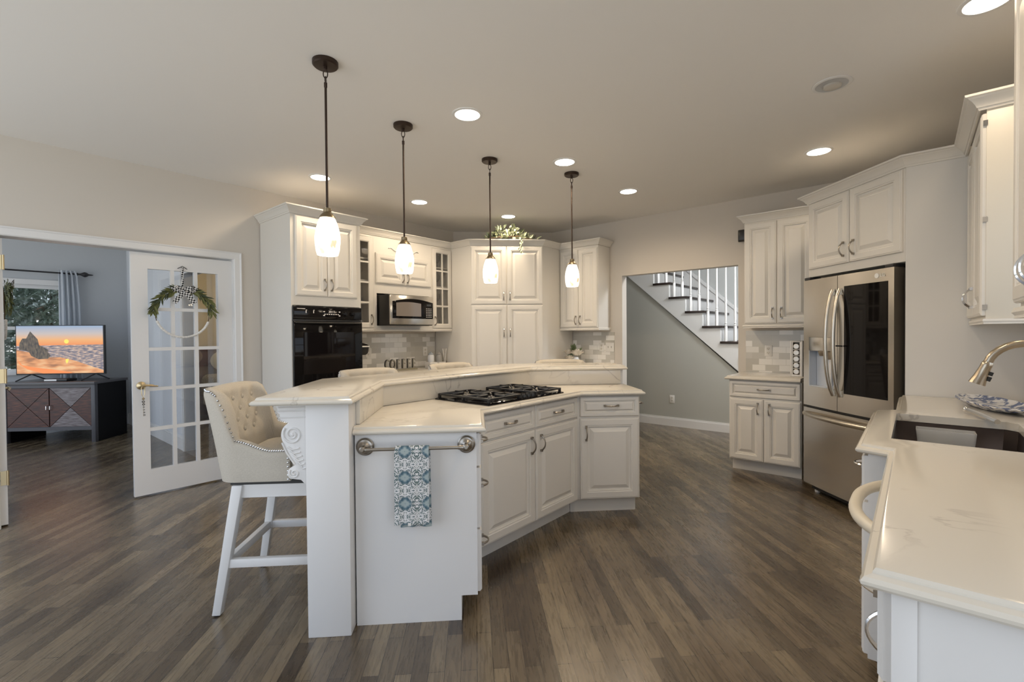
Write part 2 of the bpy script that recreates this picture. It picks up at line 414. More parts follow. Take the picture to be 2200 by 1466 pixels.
def slab(name, poly, ztop, mt, label, cat, wall=(), holes=(), prof=OGEE, edge=.026):
    """worktop with moulded edges: poly = outermost outline (counter-clockwise), wall = indices of plain edges against walls"""
    n = len(poly)
    if ccw(list(poly)) != list(poly):
        poly = poly[::-1]; wall = [(n-2-i) % n for i in wall]
    b = MB(); fl = [0 if i in wall else 1 for i in range(n)]
    base = offset_edges(poly, [-edge*f for f in fl])
    ls = [[(x, y, ztop+dz) for x, y in offset_edges(base, [o*f for f in fl])] for o, dz in prof]
    b.loops(ls, False, False)
    for zz in (ztop, ztop+prof[-1][1]):
        allp = [[Vector((x, y, 0)) for x, y in base]]+[[Vector((x, y, 0)) for x, y in h] for h in holes]
        flat = [p for l in allp for p in l]
        b.add([(p.x, p.y, zz) for p in flat], [tuple(t) for t in geometry.tessellate_polygon(allp)])
    for h in holes:
        b.loops([[(x, y, ztop) for x, y in h], [(x, y, ztop+prof[-1][1]) for x, y in h]], False, False)
    return tag(b.build(name, mt, smooth=.5), label, cat)
def ccw(poly):
    a = sum(poly[i][0]*poly[(i+1) % len(poly)][1]-poly[(i+1) % len(poly)][0]*poly[i][1] for i in range(len(poly)))
    return poly if a > 0 else poly[::-1]
def UVs(*l): return ccw([P(*q) for q in l])

# ------------------------------------------------------------------ room shell
VL, UR, VS = -4.841, 5.419, .56
U0 = -1.4
def shell():
    b = MB(); b.prism(UVs((U0, -9.35), (8.2, -9.35), (8.2, 1.2), (U0, 1.2)), -.06, 0); struct(b.build('floor', M_FLOOR))
    b = MB(); b.prism(UVs((U0, -9.35), (8.2, -9.35), (8.2, 1.2), (U0, 1.2)), CEIL, CEIL+.1); struct(b.build('ceiling', M_CEIL))
    # left wall with the double-door opening
    b = MB()
    for u0, u1, z0, z1 in ((U0, .165, 0, CEIL), (1.69, UR+.12, 0, CEIL), (.165, 1.69, 2.058, CEIL)):
        b.prism(UVs((u0, VL), (u1, VL), (u1, VL-.06), (u0, VL-.06)), z0, z1)
    struct(b.build('wall_left', M_WALL))
    b = MB()
    for u0, u1, z0, z1 in ((U0, .165, 0, CEIL), (1.69, UR+.12, 0, CEIL), (.165, 1.69, 2.058, CEIL)):
        b.prism(UVs((u0, VL-.06), (u1, VL-.06), (u1, VL-.12), (u0, VL-.12)), z0, z1)
    struct(b.build('wall_study_near', M_STUDYWALL))
    # door casing and jambs
    b = MB(); cas = [(0, .0), (.0, .012), (.008, .018), (.05, .018), (.058, .024), (.065, .024), (.065, 0)]
    def casing(u0, u1, ztop, v, sgn):
        ls = []
        for (pu, pz_), (du, dz) in (((u0, 0), (-1, 0)), ((u0, ztop), (-1, 1)), ((u1, ztop), (1, 1)), ((u1, 0), (1, 0))):
            ls.append([(*P(pu+du*o, v+sgn*h), pz_+dz*o) for o, h in cas])
        b.loops(ls)
    casing(.175, 1.68, 2.045, VL, 1); casing(.175, 1.68, 2.045, VL-.12, -1)
    for u0, u1 in ((.165, .178), (1.677, 1.69)): b.prism(UVs((u0, VL), (u1, VL), (u1, VL-.12), (u0, VL-.12)), 0, 2.045)
    b.prism(UVs((.165, VL), (1.69, VL), (1.69, VL-.12), (.165, VL-.12)), 2.045, 2.058)
    struct(b.build('trim_1', M_TRIM, smooth=.3))
    # right wall with the stair-hall opening
    b = MB()
    for v0, v1, z0, z1 in ((VL-.06, -2.796, 0, CEIL), (-1.437, .9, 0, CEIL), (-2.796, -1.437, 2.05, CEIL)):
        b.prism(UVs((UR, v0), (UR, v1), (UR+.115, v1), (UR+.115, v0)), z0, z1)
    struct(b.build('wall_right', M_WALL))
    yc = 6.57
    b = MB(); b.prism(ccw([(yc+VL/RT+.0, yc), (UR/RT-yc, yc), (.409, 7.25)]), 0, CEIL); struct(b.build('wall_corner', M_WALL))
    # plain wall between refrigerator alcove and sink wall
    b = MB(); b.prism(ccw([(2.78, 2.846), P(3.98, VS-.002), (3.64, 2.85)]), 0, 2.44); struct(b.build('wall_fridge', mat('alcove_white', (.70, .685, .655), .6)))
    # sink wall with window
    b = MB()
    for u0, u1, z0, z1 in ((3.2, UR+.1, 0, CEIL), (.98, 2.22, 0, CEIL), (2.22, 3.2, 0, 1.08), (2.22, 3.2, 2.2, CEIL)):
        b.prism(UVs((u0, VS), (u1, VS), (u1, VS+.14), (u0, VS+.14)), z0, z1)
    struct(b.build('wall_sink', M_WALL))
    w = MB(); fr = lambda u0, u1, z0, z1: w.prism(UVs((u0, VS+.04), (u1, VS+.04), (u1, VS+.10), (u0, VS+.10)), z0, z1)
    fr(2.22, 2.27, 1.08, 2.2); fr(3.15, 3.2, 1.08, 2.2); fr(2.27, 3.15, 1.08, 1.13); fr(2.27, 3.15, 2.15, 2.2); fr(2.27, 3.15, 1.62, 1.66)
    wf = struct(w.build('window_1', M_TRIM))
    g = MB(); g.prism(UVs((2.27, VS+.07), (3.15, VS+.07), (3.15, VS+.075), (2.27, VS+.075)), 1.13, 2.15); g.build('pane', M_GLASS, wf)
    b = MB(); b.prism(UVs((U0-.12, -.75), (U0, -.75), (U0, 1.2), (U0-.12, 1.2)), 0, CEIL); struct(b.build('wall_rear_blocker', M_WALL))  # unseen wall piece added to cut daylight on the near cabinet end
    # study
    vf, ur = -9.2, 1.70
    b = MB()
    for u0, u1, z0, z1 in ((U0, -.35, 0, CEIL), (.985, ur+.1, 0, CEIL), (-.35, .985, 0, .86), (-.35, .985, 2.06, CEIL)):
        b.prism(UVs((u0, vf), (u1, vf), (u1, vf-.14), (u0, vf-.14)), z0, z1)
    struct(b.build('wall_study_far', M_STUDYWALL))
    b = MB()
    for v0, v1, z0, z1 in ((vf, -6.42, 0, CEIL), (-5.32, VL-.12, 0, CEIL), (-6.42, -5.32, 2.05, CEIL)):
        b.prism(UVs((ur, v0), (ur, v1), (ur+.115, v1), (ur+.115, v0)), z0, z1)
    struct(b.build('wall_study_right', mat('study_white', (.62, .64, .67), .8)))
    b = MB()
    for v0, v1 in ((-6.5, -6.42), (-5.32, -5.24)):
        b.prism(UVs((ur-.018, v0), (ur-.018, v1), (ur+.13, v1), (ur+.13, v0)), 0, 2.05)
    b.prism(UVs((ur-.018, -6.5), (ur-.018, -5.24), (ur+.13, -5.24), (ur+.13, -6.5)), 2.05, 2.13)
    b.prism(UVs((ur-.012, -6.46), (ur-.025, -6.46), (ur-.025, -6.44), (ur-.012, -6.44)), 0, 2.09)
    struct(b.build('trim_2', M_TRIM))
    b = MB(); b.prism(UVs((ur-.016, vf), (ur-.016, -6.5), (ur, -6.5), (ur, vf)), 0, .14); b.prism(UVs((ur-.010, vf), (ur-.010, -6.5), (ur, -6.5), (ur, vf)), .14, .16)
    struct(b.build('baseboard_study', M_TRIM))
    b = MB(); b.prism(UVs((ur, -9.35), (5.0, -9.35), (5.0, -9.25), (ur, -9.25)), 0, CEIL); b.prism(UVs((4.6, -9.3), (4.7, -9.3), (4.7, VL-.12), (4.6, VL-.12)), 0, CEIL)
    struct(b.build('wall_bedroom', M_BEDWALL))
    w = MB()
    f3 = lambda u0, u1, z0, z1, d0=.03, d1=.09: w.prism(UVs((u0, vf-d0), (u1, vf-d0), (u1, vf-d1), (u0, vf-d1)), z0, z1)
    f3(-.35, -.31, .86, 2.06); f3(.945, .985, .86, 2.06); f3(-.31, .945, .86, .91); f3(-.31, .945, 2.01, 2.06); f3(-.31, .945, 1.44, 1.485); f3(.30, .335, .91, 1.44)
    w.prism(UVs((-.43, vf+.018), (1.06, vf+.018), (1.06, vf), (-.43, vf)), 2.06, 2.13)
    w.prism(UVs((-.43, vf+.04), (1.06, vf+.04), (1.06, vf), (-.43, vf)), .835, .86)
    wf = struct(w.build('window_2', M_TRIM))
    g = MB(); g.prism(UVs((-.31, vf-.06), (.945, vf-.06), (.945, vf-.065), (-.31, vf-.065)), .91, 2.01); g.build('pane', M_GLASS, wf)
    # stair hall
    b = MB(); b.prism(UVs((7.72, -6.2), (7.72, 1.2), (7.82, 1.2), (7.82, -6.2)), 0, CEIL); b.prism(UVs((UR+.115, -4.6), (7.72, -4.6), (7.72, -4.7), (UR+.115, -4.7)), 0, CEIL)
    struct(b.build('wall_hall', mat('hall_wall_pale', (.50, .51, .50), .8)))
    s = .894; z_at = lambda v: .797-(v+1.751)*s
    poly = [(-4.6, 0), (-.95, 0), (-.95, .08), (-.95, z_at(-.95) if z_at(-.95) > .08 else .09), (-3.93, CEIL-.005), (-4.6, CEIL-.005)]
    b = MB(); ls = [[(*P(u, v), z) for v, z in poly] for u in (6.6, 6.66)]; b.loops(ls); struct(b.build('wall_stairs', M_HALLWALL))
    b = MB(); b.prism(UVs((6.585, -4.6), (6.585, -.95), (6.6, -.95), (6.6, -4.6)), 0, .105); b.prism(UVs((6.591, -4.6), (6.591, -.95), (6.6, -.95), (6.6, -4.6)), .105, .125)
    struct(b.build('baseboard_hall', M_TRIM))
    b = MB(); b.prism(UVs((UR-.014, -1.437), (UR-.014, -1.40), (UR, -1.40), (UR, -1.437)), 0, .12); struct(b.build('baseboard_right', M_TRIM))
    b = MB(); b.prism(UVs((1.745, VL+.014), (1.92, VL+.014), (1.92, VL), (1.745, VL)), 0, .12); struct(b.build('baseboard_left', M_TRIM))
    # tile backsplashes are fixed to the walls
    b = MB(); b.box(0, 4.095-2.64, -.008, 0, .914, 1.345)
    o = b.build('trim_3', M_TILE, loc=(*P(2.64, VL), 0), rot=radians(45)); struct(o)
    b = MB(); b.box(0, .62, -.008, 0, .914, 1.345); o = b.build('trim_4', M_TILE, loc=(*P(UR, -3.525), 0), rot=radians(-45)); struct(o)
    b = MB(); b.box(0, .66, -.008, 0, .914, 1.345); o = b.build('trim_5', M_TILE, loc=(*P(UR, -1.36), 0), rot=radians(-45)); struct(o)
shell()
# ------------------------------------------------------------------ cabinets along the walls
def base_body(t, w, d, z1, kick=.11, rec=.075, mt=None):
    b = MB(); b.box(0, w, 0, d, kick, z1); b.build('body', mt or M_CAB, t, .002)
    b = MB(); b.box(.01, w-.01, rec, d, 0, kick); b.build('toe_kick', mt or M_CAB, t)
def oven_wall():
    W, D = .69, .632
    t = thing('oven_cabinet', 'tall white cabinet around the black wall oven', 'cabinet', P(1.92, -4.20), 45)
    b = MB(); b.box(0, W, 0, D, 1.605, 2.42); b.box(0, W, 0, D, 0, .872)
    b.box(0, .012, .0, D, .872, 1.605); b.box(W-.012, W, .0, D, .872, 1.605); b.box(.012, W-.012, D-.012, D, .872, 1.605)
    b.build('body', M_CAB, t)
    front(t, .037, .335, 1.69, 2.405, handle=(.305, 1.80, True)); front(t, .341, .645, 1.69, 2.405, handle=(.372, 1.80, True))
    front(t, .03, W-.03, .50, .85, 'drawer', (W/2, .68, False)); front(t, .03, W-.03, .13, .485, 'drawer', (W/2, .31, False))
    b = MB(); b.sweep([(0, D), (0, 0), (W, 0), (W, .25)], [(o, 2.418+z) for o, z in CROWN]); b.build('crown', M_CAB, t, smooth=.3)
    # wall oven
    o = thing('built_in_oven', 'black built-in wall oven in the tall white cabinet', 'oven', P(1.92, -4.20), 45)
    b = MB(); b.box(.016, W-.016, .003, .55, .877, 1.598); b.build('body', M_BLACKP, o)
    b = MB(); b.box(.006, W-.006, -.024, -.001, 1.478, 1.598); b.build('control_panel', M_BLACK, o, .004)
    b = MB(); b.box(.006, W-.006, -.034, -.001, .878, 1.458); dr = b.build('door', M_BLACKG, o, .006)
    b = MB(); b.box(.006, W-.006, -.015, -.001, 1.459, 1.477); b.build('vent_strip', M_DARKM, o, .002)
    b = MB(); b.tube([(.02, -.036, 1.448), (.1, -.055, 1.446), (.35, -.062, 1.445), (.6, -.055, 1.446), (W-.02, -.036, 1.448)], .010, 8); b.build('handle', M_BLACKP, dr)
    b = MB(); b.box(.09, W-.09, -.0352, -.034, .98, 1.36); b.build('window', mat('oven_glass', (.008, .006, .006), .03, spec=.3), dr)
    for x in (.50, .585):
        b = MB(); b.lathe([(.022, -.024), (.022, -.030), (.017, -.032), (.016, -.046), (.012, -.050)], 18, (x, 0, 1.535), axis='y'); b.box(x-.003, x+.003, -.055, -.03, 1.52, 1.552)
        b.build('knob', M_BLACK, o)
    bx = [(x, x+.012, 1.560, 1.564) for x in (.12, .19)]+[(x, x+.006, 1.535, 1.557) for x in (.12, .19)]+[(.295+i*.022, .309+i*.022, 1.525, 1.531) for i in range(7)]
    bx += [(x, x+.016, z, z+.008) for x in (.285, .44) for z in (1.512, 1.548)]+[(.04, .115, 1.572, 1.576)]
    for x0, x1, z0, z1 in bx: b = MB(); b.box(x0, x1, -.0252, -.0246, z0, z1); b.build('key', M_LED, o)
    text_mesh('clock_digits', '20:11', .030, M_LED, o, Matrix.Translation((.37, -.0247, 1.551)) @ FRONT, .0004)
oven_wall()

def coffee_wall():
    Z0, Z1, D = 1.40, 2.42, .312
    def shell_cab(name, label, u0, u1, shelves):
        t = thing(name, label, 'cabinet', P(u0, -4.516), 45); w = u1-u0; b = MB()
        b.box(0, .018, 0, D, Z0, Z1); b.box(w-.018, w, 0, D, Z0, Z1); b.box(.018, w-.018, D-.01, D, Z0, Z1)
        b.box(.018, w-.018, 0, D-.01, Z0, Z0+.02); b.box(.018, w-.018, 0, D-.01, Z1-.02, Z1); b.build('body', M_CAB, t)
        for z in shelves: b = MB(); b.box(.018, w-.018, .03, D-.01, z, z+.015); b.build('shelf', M_CAB, t)
        return t, w
    sh = (1.67, 1.92, 2.16)
    t, w = shell_cab('glass_cabinet', 'glass-door cabinet between the oven cabinet and the microwave', 2.62, 2.965, sh)
    glass_front(t, .006, w-.012, 1.412, 2.395, 2, 4, (w-.04, 1.50))
    b = MB(); b.sweep([(0, 0), (w, 0)], [(o, Z0+z) for o, z in RAIL]); b.build('light_rail', M_CAB, t, smooth=.3)
    t, w = shell_cab('glass_cabinet', 'glass-door cabinet right of the microwave against the pantry', 3.785, 4.105, sh)
    glass_front(t, .012, w-.006, 1.412, 2.395, 2, 4, (.035, 1.50))
    b = MB(); b.sweep([(0, 0), (w, 0)], [(o, Z0+z) for o, z in RAIL]); b.build('light_rail', M_CAB, t, smooth=.3)
    # centre unit over the microwave
    t = thing('microwave_cabinet', 'white two-door cabinet with carved ornament over the microwave', 'cabinet', P(2.966, -4.516), 45); w = .818
    b = MB(); b.box(0, w, 0, D, 1.795, Z1); b.box(0, w, 0, D, Z0, Z0+.035); b.box(0, .04, 0, D, Z0+.035, 1.795); b.box(w-.04, w, 0, D, Z0+.035, 1.795); b.box(.04, w-.04, D-.06, D, Z0+.035, 1.795)
    b.build('body', M_CAB, t)
    front(t, .024, .405, 1.905, 2.24, handle=(.375, 1.985, True)); front(t, .411, w-.018, 1.905, 2.24, handle=(.442, 1.985, True))
    b = MB(); b.sweep([(0, 0), (w, 0)], [(o, Z0+z) for o, z in RAIL]); b.build('light_rail', M_CAB, t, smooth=.3)
    b = MB(); cx, cz = w/2, 2.315
    for s in (-1, 1):
        path = []
        for i in range(22):
            q = i/21; path.append((cx+s*(.02+.19*q), -.004, cz-.012+.022*sin(q*9)*(1-q*.5)))
        b.tube(path, [.008*(1-.6*i/21)+.002 for i in range(22)], 6)
        b.tube([(cx+s*(.02+.028*cos(a)), -.004, cz+.012+.02*sin(a)) for a in [k*.45 for k in range(15)]], .004, 6)
    b.sphere((cx, -.003, cz+.01), .022, .008, .026)
    b.build('carved_ornament', M_CAB, t)
    # microwave
    m = thing('microwave', 'stainless steel microwave on the shelf above the coffee counter', 'microwave', P(3.022, -4.29), 45)
    w, z0, z1 = .60, 1.437, 1.768; dep = .44
    b = MB(); b.box(0, w, .022, dep, z0, z1); b.build('body', M_BLACKP, m, .004)
    b = MB(); b.box(0, w, 0, .021, z0+.008, z1); b.build('front_panel', M_STEEL, m, .005)
    def arch(x0, x1, zb, zt, k, y0, y1, n=14):
        pts = [(x0, zb), (x1, zb)]+[(x1-(x1-x0)*i/n, zt+k*sin(pi*i/n)) for i in range(n+1)]
        return pts
    b = MB(); b.prism_y(arch(.028, w-.012, z0+.075, z1-.07, .035, 0, 0), -.004, 0); b.build('door_glass', M_BLACKG, m, .002)
    b = MB(); b.prism_y(arch(.075, .415, z0+.10, z1-.085, .012, 0, 0), -.0052, -.004); b.build('window', mat('microwave_window', (.22, .19, .165), .1), m)
    b = MB()
    for r_ in range(6):
        for c in range(4): b.box(.487+c*.022, .497+c*.022, -.0055, -.0048, z0+.093+r_*.019, z0+.099+r_*.019)
    b.build('keypad', M_LED, m)
    b = MB(); b.box(.495, .56, -.0055, -.0048, z0+.222, z0+.243); b.build('display', mat('display_dark', (.05, .05, .045), .2), m)
    # counter, base cabinet
    c = thing('base_cabinet', 'white base cabinet under the coffee counter', 'cabinet', P(2.625, -4.23), 45); w = 1.475
    base_body(c, w, .60, .876)
    for i in range(3):
        x = .01+i*w/3; front(c, x, x+w/3-.015, .72, .865, 'drawer', (x+w/6, .79, False)); front(c, x, x+w/3-.015, .12, .71, 'door', (x+w/3-.05, .62, True))
    slab('worktop', [P(2.62, VL+.012), P(2.62, -4.195), P(4.104, -4.195), P(4.104, VL+.012)], .914, M_QUARTZ, 'quartz worktop on the coffee wall below the microwave', 'countertop', wall=(0, 2, 3))
coffee_wall()

def pantry():
    t = thing('pantry_cabinet', 'tall white corner pantry with four raised-panel doors', 'cabinet', (-.0375, 5.85), 0)
    poly = ccw([(-.0375, 5.85), (.858, 5.85), P(5.412, -3.53), (1.085, 6.56), (-.262, 6.56), P(4.11, -4.834)])
    b = MB(); b.prism([(x+.0375, y-5.85) for x, y in poly], 0, 2.424); b.build('body', M_CAB, t, .002)
    for x0, x1, hx in ((.0, .439, .405), (.447, .892, .482)):
        front(t, x0, x1, 1.70, 2.415, handle=(hx, 1.80, True)); front(t, x0, x1, .12, 1.69, handle=(hx, 1.44-.09, True))
    b = MB(); b.sweep([P(2.62, -4.516), P(4.11, -4.516), (-.0375, 5.85), (.858, 5.85), P(5.12, -3.53), P(5.12, -2.962), P(5.405, -2.962)], [(o, 2.424+z) for o, z in CROWN])
    struct(b.build('trim_6', M_CAB, smooth=.3))
pantry()

def small_cab():
    t = thing('wall_cabinet', 'narrow white wall cabinet between the pantry and the stair-hall opening', 'cabinet', P(5.12, -3.528), -45)
    w, D = .566, .29
    b = MB(); b.box(0, w, 0, D, 1.40, 2.422); b.build('body', M_CAB, t, .002)
    front(t, .012, .282, 1.41, 2.39, handle=(.25, 1.50, True)); front(t, .286, w-.008, 1.41, 2.39, handle=(.315, 1.50, True))
    b = MB(); b.sweep([(0, 0), (w, 0), (w, D)], [(o*.8, 1.40+z) for o, z in RAIL]); b.build('light_rail', M_CAB, t, smooth=.3)
    t = thing('base_cabinet', 'white base cabinet between the pantry and the stair-hall opening', 'cabinet', P(4.83, -3.40), -45)
    base_body(t, .55, .57, .876)
    front(t, .02, .27, .12, .70, handle=(.24, .6, True)); front(t, .275, .53, .12, .70, handle=(.3, .6, True)); front(t, .02, .53, .715, .862, 'drawer', (.275, .79, False))
    slab('worktop', [P(UR-.012, -3.40), P(UR-.012, -2.835), P(4.80, -2.835), P(4.80, -3.40)], .914, M_QUARTZ, 'quartz worktop under the white flowers', 'countertop', wall=(0, 3))
small_cab()

def right_of_hall():
    t = thing('wall_cabinet', 'white two-door wall cabinet left of the refrigerator', 'cabinet', P(5.12, -1.30), -45)
    w, D = .60, .29
    b = MB(); b.box(0, w, 0, D, 1.40, 2.418); b.build('body', M_CAB, t, .002)
    front(t, .006, .289, 1.415, 2.40, handle=(.255, 1.515, True)); front(t, .293, w-.006, 1.415, 2.40, handle=(.33, 1.515, True))
    b = MB(); b.sweep([(0, D), (0, 0), (w, 0)], [(o, 1.40+z) for o, z in RAIL]); b.build('light_rail', M_CAB, t, smooth=.3)
    b = MB(); b.sweep([(0, D), (0, 0), (w, 0)], [(o, 2.416+z) for o, z in CROWN]); b.build('crown', M_CAB, t, smooth=.3)
    t = thing('base_cabinet', 'white base cabinet left of the refrigerator', 'cabinet', P(4.845, -1.366), -45)
    base_body(t, .606, .565, .876)
    front(t, .006, .30, .12, .70, handle=(.255, .615, True)); front(t, .306, .60, .12, .70, handle=(.35, .615, True)); front(t, .006, .60, .715, .868, 'drawer', (.305, .795, False))
    slab('worktop', [P(4.80, -1.40), P(4.80, -.765), P(UR-.012, -.765), P(UR-.012, -1.40)], .914, M_QUARTZ, 'small quartz worktop left of the refrigerator', 'countertop', wall=(1, 2))
right_of_hall()

def fridge():
    t = thing('refrigerator', 'stainless french-door refrigerator with black glass door panel', 'refrigerator', (2.75, 3.752), -90)
    W = .857; cut = .386
    b = MB(); b.box(.008, W-.004, .075, .70, .05, 1.745); b.build('body', mat('fridge_side', (.30, .28, .25), .35, .8), t, .003)
    def bowed(x0, x1, z0, z1, k=.014):
        n = 10; f = [(x0+(x1-x0)*i/n, -k*sin(pi*(x0+(x1-x0)*i/n)/W)) for i in range(n+1)]
        b = MB(); pl = f+[(x1, .07), (x0, .07)]
        b.prism(pl, z0, z1); return b
    # left door with a real dispenser recess
    dx0, dx1, dz0, dz1, dzp = .068, .350, .885, 1.175, 1.285
    n = 8; yf = lambda x: -.014*sin(pi*x/W)
    b = MB()
    def strip(x0, x1, z0, z1):
        q = [(x0+(x1-x0)*i/n, yf(x0+(x1-x0)*i/n)) for i in range(n+1)]+[(x1, .07), (x0, .07)]
        b.prism(q, z0, z1)
    strip(.002, cut-.002, .725, dz0); strip(.002, cut-.002, dzp, 1.752); strip(.002, dx0, dz0, dzp); strip(dx1, cut-.002, dz0, dzp)
    d1 = b.build('door', M_STEEL, t)
    b = MB(); b.box(dx0, dx1, -.004, .07, dz1, dzp); dp = b.build('dispenser', MATS['stainless'], d1, .003)
    b = MB(); b.loops([[(dx0, y0, dz0), (dx1, y0, dz0), (dx1, y0, dz1), (dx0, y0, dz1)] for y0 in (.069, )]+[[(dx0+.006, .060, dz0+.006), (dx1-.006, .060, dz0+.006), (dx1-.006, .060, dz1), (dx0+.006, .060, dz1)]], False, True)
    b.box(dx0+.003, dx1-.003, .0, .062, dz0, dz0+.008); b.box(dx0, dx0+.004, -.003, .06, dz0, dz1); b.box(dx1-.004, dx1, -.003, .06, dz0, dz1)
    b.build('dispenser_recess', M_DISP, d1)
    b = MB(); b.taper((.20, .03, 1.175), (.20, .03, 1.135), .07, .05); b.box(.255, .30, .01, .05, 1.11, 1.174); b.build('dispenser_spout', mat('spout_grey', (.30, .25, .19), .35, .7), d1, .003)
    b = MB(); b.box(.225, .25, .045, .058, .90, 1.13); b.build('dispenser_paddle', mat('paddle_white', (.72, .72, .72), .3), d1, .004)
    d2 = bowed(cut+.003, W-.002, .725, 1.752).build('door', M_STEEL, t)
    d3 = bowed(.002, W-.002, .075, .705).build('freezer_drawer', M_STEEL, t)
    b = MB(); b.box(.01, W-.01, .02, .07, .7, .73); b.build('door_gap', M_BLACKP, t)
    # glass panel
    g0, g1 = .452, .812
    q = [(g0+(g1-g0)*i/n, yf(g0+(g1-g0)*i/n)-.002) for i in range(n+1)]+[(g1, yf(g1)+.001), (g0, yf(g0)+.001)]
    b = MB(); b.prism(q, .865, 1.665); b.build('glass_panel', M_BLACKG, d2)
    # handles
    for x, par, s in ((cut-.038, d1, -1), (cut+.032, d2, 1)):
        path = []
        for i in range(17):
            k = -1+2*i/16; path.append((x+s*.004*(1-k*k), -.018-.062*(1-k*k)**.7, 1.245+k*.405))
        b = MB(); b.tube(path, .016, 10, sx=.8)
        for z in (.865, 1.625): b.box(x-.010, x+.010, -.03, .0, z-.02, z+.02)
        b.build('handle', mat('handle_steel', (.60, .56, .49), .28, 1), par, smooth=.9)
    b = MB(); b.tube([(cut+.055, -.02, 1.22), (cut+.055, -.05, 1.222), (cut+.04, -.058, 1.222)], .006, 6); b.build('door_in_door_latch', M_DARKM, d2)
    path = [(.03+(W-.06)*i/20, -.012-.056*(1-abs(-1+2*i/20)**2.4), .655) for i in range(21)]
    b = MB(); b.tube(path, .019, 10)
    for x in (.06, W-.06): b.box(x-.02, x+.02, -.035, 0, .643, .667)
    b.build('handle', mat('handle_steel'), d3, smooth=.9)
    b = MB(); b.box(W-.075, W-.01, -.0, .10, 1.7525, 1.776); b.build('hinge_cover', M_DARKM, t, .004)
    b = MB(); b.box(.01, .075, -.0, .10, 1.7525, 1.776); b.build('hinge_cover', M_DARKM, t, .004)
    b = MB(); b.box(.02, W-.02, .06, .5, .02, .072); b.build('base_grille', M_BLACKP, t)
    for x in (.06, W-.06):
        b = MB(); b.lathe([(.02, 0), (.02, .03)], 12, (x, .08, 0)); b.build('foot', M_WHITEP, t)
    # maker's mark: a disc and two letters
    lg = text_mesh('logo', 'LG', .034, M_LOGO, d2, Matrix.Translation((.772, yf(.77)-.0016, 1.708)) @ FRONT, .0012)
    b = MB(); b.lathe([(.017, -.003), (.017, .001)], 20, (.728, yf(.73), 1.708), axis='y'); b.build('logo_disc', M_LOGO, d2)
    # cabinet above
    c = thing('bridge_cabinet', 'white two-door cabinet above the refrigerator', 'cabinet', (2.78, 3.732), -90)
    b = MB(); b.box(0, .884, 0, .50, 1.779, 2.385); b.build('body', M_CAB, c, .002)
    front(c, .022, .438, 1.842, 2.375, handle=(.395, 1.945, True)); front(c, .446, .872, 1.842, 2.375, handle=(.49, 1.945, True))
    b = MB(); b.box(.0, .018, .0, .62, 0, 1.80); b.build('side_panel', M_CAB, c) if False else None
    b = MB(); b.sweep([(3.0, 3.732), (2.78, 3.732), (2.78, 2.846), P(3.98, .238), P(3.20, .238), P(3.20, .552)], [(o, 2.382+z) for o, z in CROWN])
    struct(b.build('trim_7', M_CAB, smooth=.3))
fridge()

